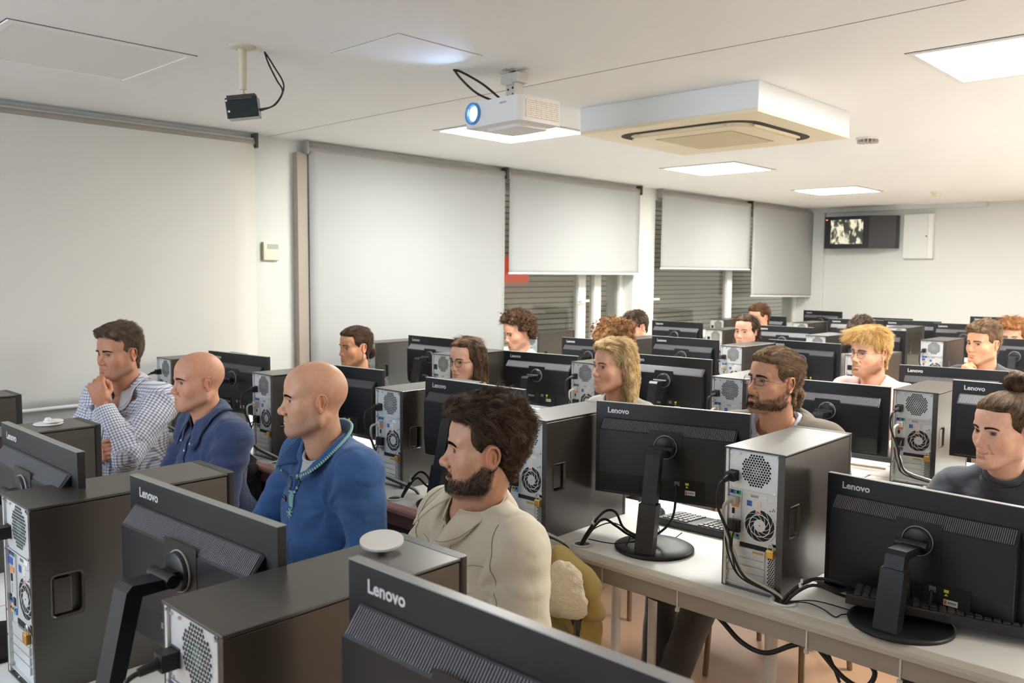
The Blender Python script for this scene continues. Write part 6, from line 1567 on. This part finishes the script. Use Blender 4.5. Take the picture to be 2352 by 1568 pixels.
PEOPLE = [
 dict(head=(-1.490, 1.480, 1.126), ha=41, ba=12, pitch=3, seed=3, lod=0, label='bearded man with dark swept-back hair in a beige snap-button shirt', cname='beige', cloth_col=(.66, .60, .47), cbump=.45, cscale=380,
      hair=(.040, .027, .020), tipcol=(.13, .075, .042), brow=(.03, .02, .015), vol=(.024, .006, .010), frontvol=.012, slen=.044, lift=.10, rise=.06, curl=.7, wave=.5, frontz=.080, nstr=12000,
      beard=1., stubble=.72, btop=-.006, beard_col=(.035, .022, .016), blen=.0065, skin=(.58, .35, .25), nose=1.22, iris=(.10, .07, .05), fold=.0060, crease=.6, cloth=.014, post=post_beige, shoulder=.172, nhole=.062, lean=.07, neckoff=(-.050, -.040, 0),
      arms={1: dict(e=(.27, .06, -.29), w=(.17, .27, -.37), hd=(0, 1, -.1), pn=(0, 0, -1)), -1: dict(e=(-.275, .03, -.30), w=(-.16, .27, -.38), hd=(.2, 1, -.1), pn=(0, 0, -1))}, tname='beige_man'),
 dict(head=(-2.366, 1.557, 1.150), ha=26, ba=4, pitch=0, seed=4, lod=0, label='bald man in a blue fleece pullover with patterned trim', cname='fleece', cloth_col=(.026, .098, .27), cbump=.6, cscale=520, style='bald', skin=(.60, .37, .26), scalp=.0,
      brow=(.05, .035, .03), stubble=.38, beard_col=(.16, .12, .11), hair=(.2, .15, .12), nose=1.22, jaw=1.03, scale=1.02, post=post_fleece, shoulder=.178, bulk=1.08, nhole=.070, fold=.0060, cloth=.016, lean=.06,
      arms={1: dict(e=(.27, .07, -.28), w=(.10, .29, -.36), hd=(-.3, 1, -.1), pn=(0, 0, -1)), -1: dict(e=(-.285, .02, -.31), w=(-.15, .27, -.37), hd=(.2, 1, -.1), pn=(0, 0, -1))}, tcol=(.04, .04, .05)),
 dict(head=(-3.187, 1.566, 1.130), ha=6, ba=2, pitch=0, seed=5, lod=0, label='bald older man in a navy button-down shirt with folded arms', cname='navy', cloth_col=(.028, .050, .135), cbump=.3, cscale=600, style='bald', skin=(.58, .33, .23),
      brow=(.16, .10, .07), stubble=.16, beard_col=(.22, .16, .13), scale=.96, hair=(.25, .18, .14), nose=1.05, jaw=.98, wide=.93, post=post_navy, shoulder=.168, nhole=.062, fold=.0070, cloth=.012, lean=.05, arms=fold_arms, tcol=(.06, .09, .16)),
 dict(head=(-3.980, 1.580, 1.184), ha=-16, ba=-22, pitch=-2, seed=6, lod=0, label='grey-brown haired man in a checked shirt with his fist at his mouth', cname='plaid', cloth_col=(.6, .6, .65), fmat='check', weave=True, skin=(.50, .27, .18),
      hair=(.10, .062, .040), tipcol=(.20, .15, .11), brow=(.05, .035, .025), vol=(.022, .008, .010), frontvol=.008, slen=.034, lift=.2, line='reced', stubble=.3, beard_col=(.22, .17, .15), beard=0, wide=1.0, jaw=1.06, bulk=1.3, shoulder=.185, nhole=.062, fold=.0070, cloth=.016, lean=.02, post=post_plaid,
      arms={-1: dict(e=(-.19, .215, -.255), w=(-.045, .195, -.035), hd=(.34, .05, 1), pn=(.5, -1, 0), curl=1.0, thumb=.8, sl=.90), 1: dict(e=(.235, .09, -.29), w=(-.03, .245, -.265), hd=(-1, .05, .25), pn=(0, -1, 0), curl=.4, sl=.97)}, tcol=(.10, .15, .26), tname='pale_denim'),
 dict(head=(-.698, 3.041, 1.076), ha=30, ba=0, pitch=-2, roll=0, seed=7, lod=0, name='person', label='smiling woman with a high hair bun in a dark turtleneck', cname='turtle', cloth_col=(.030, .036, .052), cbump=.4, cscale=700, fem=1, smile=1., cheek=.002, skin=(.72, .47, .37), iris=(.10, .08, .07),
      lip=(.56, .20, .18), brow=(.04, .022, .016), browz=-.001, hair=(.050, .032, .020), tipcol=(.20, .12, .065), line='up', vol=(.007, .004, .006), slen=.075, flow=TOPK, lift=.02, rise=.02, curl=.15, wave=.25, wfreq=90, nstr=11000, frontz=.072,
      extra=[(ell((0, -.045, .150), (.036, .036, .030)), .0), (ell((.018, -.060, .165), (.022, .022, .018)), .012), (ell((-.020, -.035, .166), (.020, .020, .017)), .012)], hhi=(.125, .135, .21), nose=.95, jaw=.80, wide=.93, post=post_turtle, shoulder=.178, nhole=.060, fold=.0055, cloth=.012, open=1.05),
 dict(head=(-1.442, 2.942, 1.172), ha=24, ba=-2, pitch=6, seed=8, lod=0, label='man with ponytail, dark goatee and thin glasses in a brown jacket', cname='lilac_tee', cloth_col=(.40, .44, .54), skin=(.52, .30, .20), hair=(.085, .050, .030), tipcol=(.26, .165, .09), brow=(.06, .035, .02), line='up', frontz=.070,
      vol=(.012, .006, .009), slen=.075, flow=TIEB, lift=.03, rise=.04, curl=.15, wave=.4, wfreq=70, beard=.8, goatee=True, stubble=.40, beard_col=(.030, .020, .014), blen=.009, nose=1.12, wide=.93, glasses=dict(w=.048, h=.029, col=(.06, .06, .12), r=.0010),
      extra=[(chain([(0, -.105, -.02), (0, -.128, -.045), (.004, -.122, -.085), (.006, -.108, -.105)], [.018, .020, .018, .008]), .01)], hlo=(-.125, -.175, -.14), collar='crew', crewz=.006, post=post_jacket, shoulder=.182, nhole=.072, fold=.005, cloth=.012,
      knee={1: (.29, .40, -.02), -1: (.07, .44, -.02)}, footx={1: .02, -1: .14}, shin=.02, tcol=(.045, .042, .036), tname='dark_jeans'),
 dict(head=(-2.354, 3.179, 1.132), ha=20, ba=5, pitch=3, seed=9, lod=1, label='blonde woman with shoulder-length hair between monitors', cname='blonde_top', cloth_col=(.35, .33, .30), fem=1, skin=(.60, .36, .26), hair=(.40, .26, .11), tipcol=(.74, .56, .30), brow=(.14, .08, .045), line='long', hairline=-.010, vol=(.018, .010, .014), frontvol=.004,
      slen=.09, flow=PART, lift=.10, curl=.3, wave=.5, smile=.3, lip=(.45, .18, .15), hlo=(-.15, -.16, -.22), hhi=(.15, .13, .17), xfreq=60, nstr=8000, frontz=.080,
      extra=[(chain([(s*.070, -.030, .05), (s*.088, -.034, -.03), (s*.094, -.050, -.10), (s*.112, -.040, -.150)], [.028, .028, .030, .020]), .015) for s in (-1, 1)]+[(chain([(0, -.085, .02), (0, -.095, -.06), (0, -.100, -.15)], [.05, .052, .042]), .03)], shoulder=.165),
 dict(head=(-3.320, 3.159, 1.089), ha=2, ba=0, pitch=-3, seed=10, lod=1, label='young woman with long brown hair and round glasses', cname='olive_top', cloth_col=(.20, .16, .10), fem=1, skin=(.66, .42, .33), hair=(.045, .026, .016), tipcol=(.17, .095, .05), line='long', frontz=.082, vol=(.010, .009, .012), slen=.10, flow=PART, lift=.03, wave=.3,
      hlo=(-.15, -.16, -.33), hhi=(.15, .13, .16), nstr=6000, extra=[(chain([(s*.066, -.006, .05), (s*.080, .0, -.02), (s*.088, .010, -.12), (s*.090, .020, -.24)], [.024, .024, .026, .018]), .015) for s in (-1, 1)]+[(chain([(0, -.085, .02), (0, -.09, -.10), (0, -.085, -.24)], [.05, .05, .04]), .03)], glasses=dict(w=.050, h=.040, col=(.10, .07, .05), r=.0011, round_=True), shoulder=.16),
 dict(head=(-4.225, 3.080, 1.106), ha=4, ba=5, pitch=-2, seed=11, lod=1, label='woman with dark hair in a low knot and a drop earring', cname='dark_top', cloth_col=(.06, .05, .05), fem=1, skin=(.52, .29, .18), hair=(.035, .020, .013), tipcol=(.11, .06, .035), line='up', frontz=.074, vol=(.010, .006, .010), slen=.07, flow=TIEB, lift=.02, rise=.02, wave=.3,
      extra=[(ell((0, -.110, -.045), (.036, .030, .034)), .008), (ell((.012, -.122, -.065), (.024, .02, .02)), .01)], hlo=(-.12, -.17, -.12), lip=(.42, .14, .11), earring=True, shoulder=.155),
 dict(head=(-4.015, 4.304, 1.155), ha=16, ba=10, pitch=-16, seed=12, lod=1, label='curly-haired man in light blue looking down by the window', cname='pale_blue', cloth_col=(.50, .60, .70), skin=(.62, .36, .26), hair=(.055, .030, .018), tipcol=(.16, .085, .045), line='reced', vol=(.028, .024, .030), slen=.035, lift=.5, curl=1.6, wave=.9, wfreq=110, stubble=.25, beard_col=(.14, .09, .07)),
 dict(head=(-3.144, 4.296, 1.105), ha=34, ba=25, pitch=-24, seed=13, lod=1, label='man with a curly reddish-brown fringe bending down behind the blonde woman', cname='sky', cloth_col=(.45, .60, .72), skin=(.62, .37, .27), hair=(.16, .075, .030), tipcol=(.40, .22, .10), vol=(.040, .008, .014), frontvol=.014, slen=.032, lift=.5, curl=1.6, wave=.9, wfreq=100),
 dict(head=(-3.940, 5.615, 1.134), ha=18, ba=10, pitch=-18, seed=14, lod=2, label='boy with short dark hair looking down before the switch column', cname='cream', cloth_col=(.70, .60, .38), skin=(.62, .36, .26), hair=(.035, .022, .015), tipcol=(.10, .065, .045), vol=(.018, .010, .012), slen=.03, flow=BOWL),
 dict(head=(-3.051, 5.764, 1.141), ha=2, ba=0, pitch=0, seed=15, lod=2, label='girl with long straight dark brown hair in the middle distance', cname='grey_a', cloth_col=(.20, .18, .17), fem=1, skin=(.66, .42, .33), hair=(.045, .026, .017), tipcol=(.12, .07, .045), line='long', frontz=.080, vol=(.010, .008, .012), slen=.09, flow=PART, lift=.02, wave=.25,
      hlo=(-.15, -.16, -.25), hhi=(.15, .13, .16), extra=[(chain([(s*.064, -.025, .05), (s*.080, -.022, -.03), (s*.088, -.005, -.12), (s*.09, .0, -.2)], [.024, .024, .026, .018]), .015) for s in (-1, 1)]+[(chain([(0, -.085, .02), (0, -.09, -.10), (0, -.085, -.2)], [.05, .05, .04]), .03)]),
 dict(head=(-3.702, 7.223, 1.167), ha=20, ba=10, pitch=-6, seed=16, lod=2, label='boy with short brown hair far back by the window corner', cname='grey_b', cloth_col=(.25, .22, .2), skin=(.62, .36, .25), hair=(.07, .035, .02), tipcol=(.16, .08, .04), vol=(.016, .008, .012), slen=.03),
 dict(head=(-1.660, 4.459, 1.165), ha=24, ba=12, pitch=0, seed=17, lod=0, label='blond man with tousled hair, thin glasses and a pale pink top', cname='pink', cloth_col=(.72, .56, .52), skin=(.68, .42, .31), hair=(.42, .24, .085), tipcol=(.80, .56, .24), brow=(.28, .16, .08), line='short', vol=(.023, .011, .013), frontvol=.012, slen=.050, lift=.08, rise=.04, curl=.25, wave=.35, wfreq=60, flow=BOWL, frontz=.052, hairline=.006, nstr=7000,
      beard=.5, stubble=.35, beard_col=(.42, .22, .12), blen=.005, glasses=dict(w=.050, h=.038, col=(.16, .15, .16), r=.0009, round_=True), collar='crew', shoulder=.185, iris=(.12, .22, .32), earring=True,
      arms={1: dict(e=(.17, .20, -.24), w=(.03, .215, -.075), hd=(-1, .05, .15), pn=(0, 0, -1), curl=.8, sl=.45), -1: dict(e=(-.27, .09, -.27), w=(-.13, .3, -.33), hd=(0, 1, -.1), pn=(0, 0, -1), sl=.45)}),
 dict(head=(-1.459, 5.751, 1.153), ha=26, ba=12, pitch=0, seed=18, lod=1, scale=1.04, label='young man with short brown hair resting his chin on his hand', cname='charcoal', cloth_col=(.045, .047, .052), skin=(.60, .35, .23), hair=(.10, .060, .036), tipcol=(.26, .17, .10), vol=(.022, .006, .008), slen=.026, lift=.35, curl=.6, wave=.4, stubble=.1, beard_col=(.3, .2, .15), collar='crew', shoulder=.185, nose=1.04,
      arms={1: dict(e=(.13, .21, -.25), w=(.045, .185, -.045), hd=(-.35, -.02, 1), pn=(-.3, -1, 0), curl=.9, thumb=.7, sl=.4), -1: dict(e=(-.27, .09, -.27), w=(-.13, .3, -.33), hd=(0, 1, -.1), pn=(0, 0, -1), sl=.45)}),
 dict(head=(-1.640, 7.233, 1.117), ha=-2, ba=0, pitch=-12, seed=19, lod=1, label='woman with wavy reddish hair near the right edge, looking down', cname='grey_c', cloth_col=(.12, .11, .12), fem=1, skin=(.72, .47, .38), hair=(.26, .11, .040), tipcol=(.50, .24, .10), line='long', vol=(.024, .018, .020), slen=.06, flow=PART, lift=.15, curl=1.0, wave=.6,
      hlo=(-.17, -.17, -.22), hhi=(.17, .14, .18), extra=[(chain([(s*.080, -.020, .04), (s*.098, -.010, -.05), (s*.104, -.0, -.15)], [.032, .036, .032]), .015) for s in (-1, 1)]+[(chain([(0, -.085, .02), (0, -.09, -.14)], [.055, .05]), .03)]),
 dict(head=(-2.273, 5.948, 1.148), ha=10, ba=5, pitch=-25, seed=20, lod=2, label='dark-haired person mostly hidden behind the blond man', cname='grey_d', cloth_col=(.15, .14, .13), skin=(.6, .36, .26), hair=(.04, .025, .018), tipcol=(.12, .08, .05), vol=(.020, .012, .014), slen=.03)]
CHAIRS = {0: (-1.60, 1.56, -2, 'dark chair under the olive coat'), 1: (-2.35, 1.70, 0, 'dark chair of the bald man in blue fleece'), 2: (-3.26, 1.68, 0, 'dark chair under the black coat'),
          3: (-4.02, 1.72, 20, 'dark chair of the man in the checked shirt'), 4: (-.70, 3.16, 0, 'dark chair of the woman in the turtleneck'), 5: (-1.45, 3.06, 0, 'dark chair of the ponytail man'),
          6: (-2.36, 3.28, 0, 'dark chair of the blonde woman'), 7: (-3.33, 3.25, 0, 'dark chair of the young woman with round glasses'), 8: (-4.2, 3.2, 0, 'dark chair of the woman with the low knot')}
ONLY = globals().get('ONLY_PEOPLE')
for k, q in enumerate(PEOPLE):
    if ONLY is not None and k not in ONLY: continue
    if q.get('fmat') == 'check': q['fmat'] = check_mat()
    if q['cname'] == 'fleece': q['prep'] = v_opening(q, .125, .040)
    if q['cname'] == 'lilac_tee': q['nhole'] = .074
    t, E = person(q)
    if q.get('earring'):
        for s in (-1, 1):
            p = E['toW'](np.array([[s*.0825, -.006, -.038]]))[0]; mb = MB()
            if q['fem' if 'fem' in q else 'seed'] == 1: mb.cyl(tuple(p), tuple(p-np.array([0, 0, .035])), .0025, .004, 8)
            else: mb.cyl(tuple(p-np.array([0, .0, .004])), tuple(p+np.array([0, 0, .004])), .004, .004, 10)
            obj('earring', mb, mat('earring_metal', (.8, .75, .65), .2, .8), t)
    if k in CHAIRS:
        cx, cy, ca, lb = CHAIRS[k]; chair(cx, cy, math.pi+R(ca), lb)

# ================================================================ coats hung on chair backs
def coat(name, label, parts):
    t = thing(name, label, 'coat', parts['o'])
    return t
if ONLY is None:
    o = np.array([-1.50, 1.84, 0.]); t = thing('olive_coat', 'olive coat with cream sherpa lining hung on the chair behind the beige shirt', 'coat', tuple(o))
    m_ol = fabric('olive_canvas', (.40, .29, .085), .5, 420); m_sh = mat('sherpa', (.86, .75, .58), .95, bump=1.0, bscale=160, sheen=.4, bdist=.006)
    Mc = rotz(R(10))
    sh = build([('+', chain([(-.17, .02, .70), (-.05, .0, .735), (.045, -.005, .715), (.095, -.01, .64)], [.045, .045, .04, .028]), 0), ('+', ell((-.03, .0, .56), (.135, .050, .16), roty(R(12))), .04), ('+', chain([(.09, -.01, .64), (.05, -.025, .56), (.075, -.03, .50)], [.026, .03, .026]), .02),
                ('+', chain([(.02, -.02, .47), (.08, -.035, .47), (.105, -.03, .50)], [.035, .028, .018]), .02), ('+', cone((.055, -.02, .50), (.080, -.03, .37), .050, .042), .03), ('+', cone((-.08, 0, .42), (-.06, 0, .30), .06, .05), .03)])
    f = lambda p: sh(p)+.006*noise(p, 20)+.004*np.sin(p[:, 2]*90+p[:, 0]*60+3*noise(p, 12))
    v, q_ = surface(f, (-.3, -.14, .2), (.2, .14, .82), .006); obj('coat_shell', np_mesh('coat_shell', v, q_, m_ol), None, t)
    sh2 = build([('+', ell((.025, -.045, .715), (.058, .032, .042), roty(R(25))), 0), ('+', ell((.045, -.055, .665), (.064, .030, .052), roty(R(40))), .015), ('+', ell((-.01, -.052, .66), (.070, .032, .066)), .015)])
    v, q_ = surface(lambda p: sh2(p)+.0035*noise(p, 75)+.003*noise(p, 140), (-.15, -.12, .5), (.15, .05, .80), .0035); obj('sherpa_lining', np_mesh('sherpa_lining', v, q_, m_sh), None, t)
    sf = lambda p: f(p)-.001
    def onc(x, z): return march(sf, np.array([[x, -.2, z]]), (0, 1, 0), 60)[0]
    mb = MB(); 
    for i in range(26):
        u = i/25; p = onc(-.02+.11*u, .445+.055*u+.02*u*u); mb.box((p[0]-.0016, p[1]-.003, p[2]-.005), (p[0]+.0016, p[1]+.002, p[2]+.005))
    obj('zip', mb, m_blk, t)
    p = onc(.085, .462); mb = MB(); mb.cyl((p[0], p[1]-.003, p[2]), (p[0], p[1]+.001, p[2]), .008, n=18); mb.cyl((p[0], p[1]-.0045, p[2]), (p[0], p[1]-.003, p[2]), .004, n=12); obj('snap_button', mb, m_chrome, t)
    for P in ([(.10, .655), (.075, .60), (.04, .55), (.06, .515), (.10, .50)], [(-.10, .62), (-.05, .53), (.0, .49), (.06, .485)]):
        mb = MB(); mb.tube([tuple(onc(a, b)) for a, b in P], .0022, 6); obj('coat_seam', mb, m_ol, t)
    o = np.array([-3.40, 1.86, 0.]); t = thing('dark_coat', 'black coat hung on the chair of the bald man in navy', 'coat', tuple(o))
    sh = build([('+', chain([(-.16, .0, .70), (.0, -.0, .735), (.10, 0, .70)], [.04, .042, .04]), 0), ('+', ell((.0, 0, .56), (.15, .048, .18)), .04)])
    v, q_ = surface(lambda p: sh(p)+.007*noise(p, 18)+.005*np.sin(p[:, 0]*110+4*noise(p, 10)), (-.25, -.12, .3), (.22, .12, .82), .008); obj('coat_shell', np_mesh('coat_shell', v, q_, fabric('black_coat', (.018, .016, .02), .5, 420)), None, t)
    mb = MB(); mb.tube([(-.16, -.035, .72), (0, -.04, .765), (.09, -.035, .735), (.13, -.02, .66)], .010, 8); obj('coat_collar', mb, fabric('black_coat', (.018, .016, .02)), t)
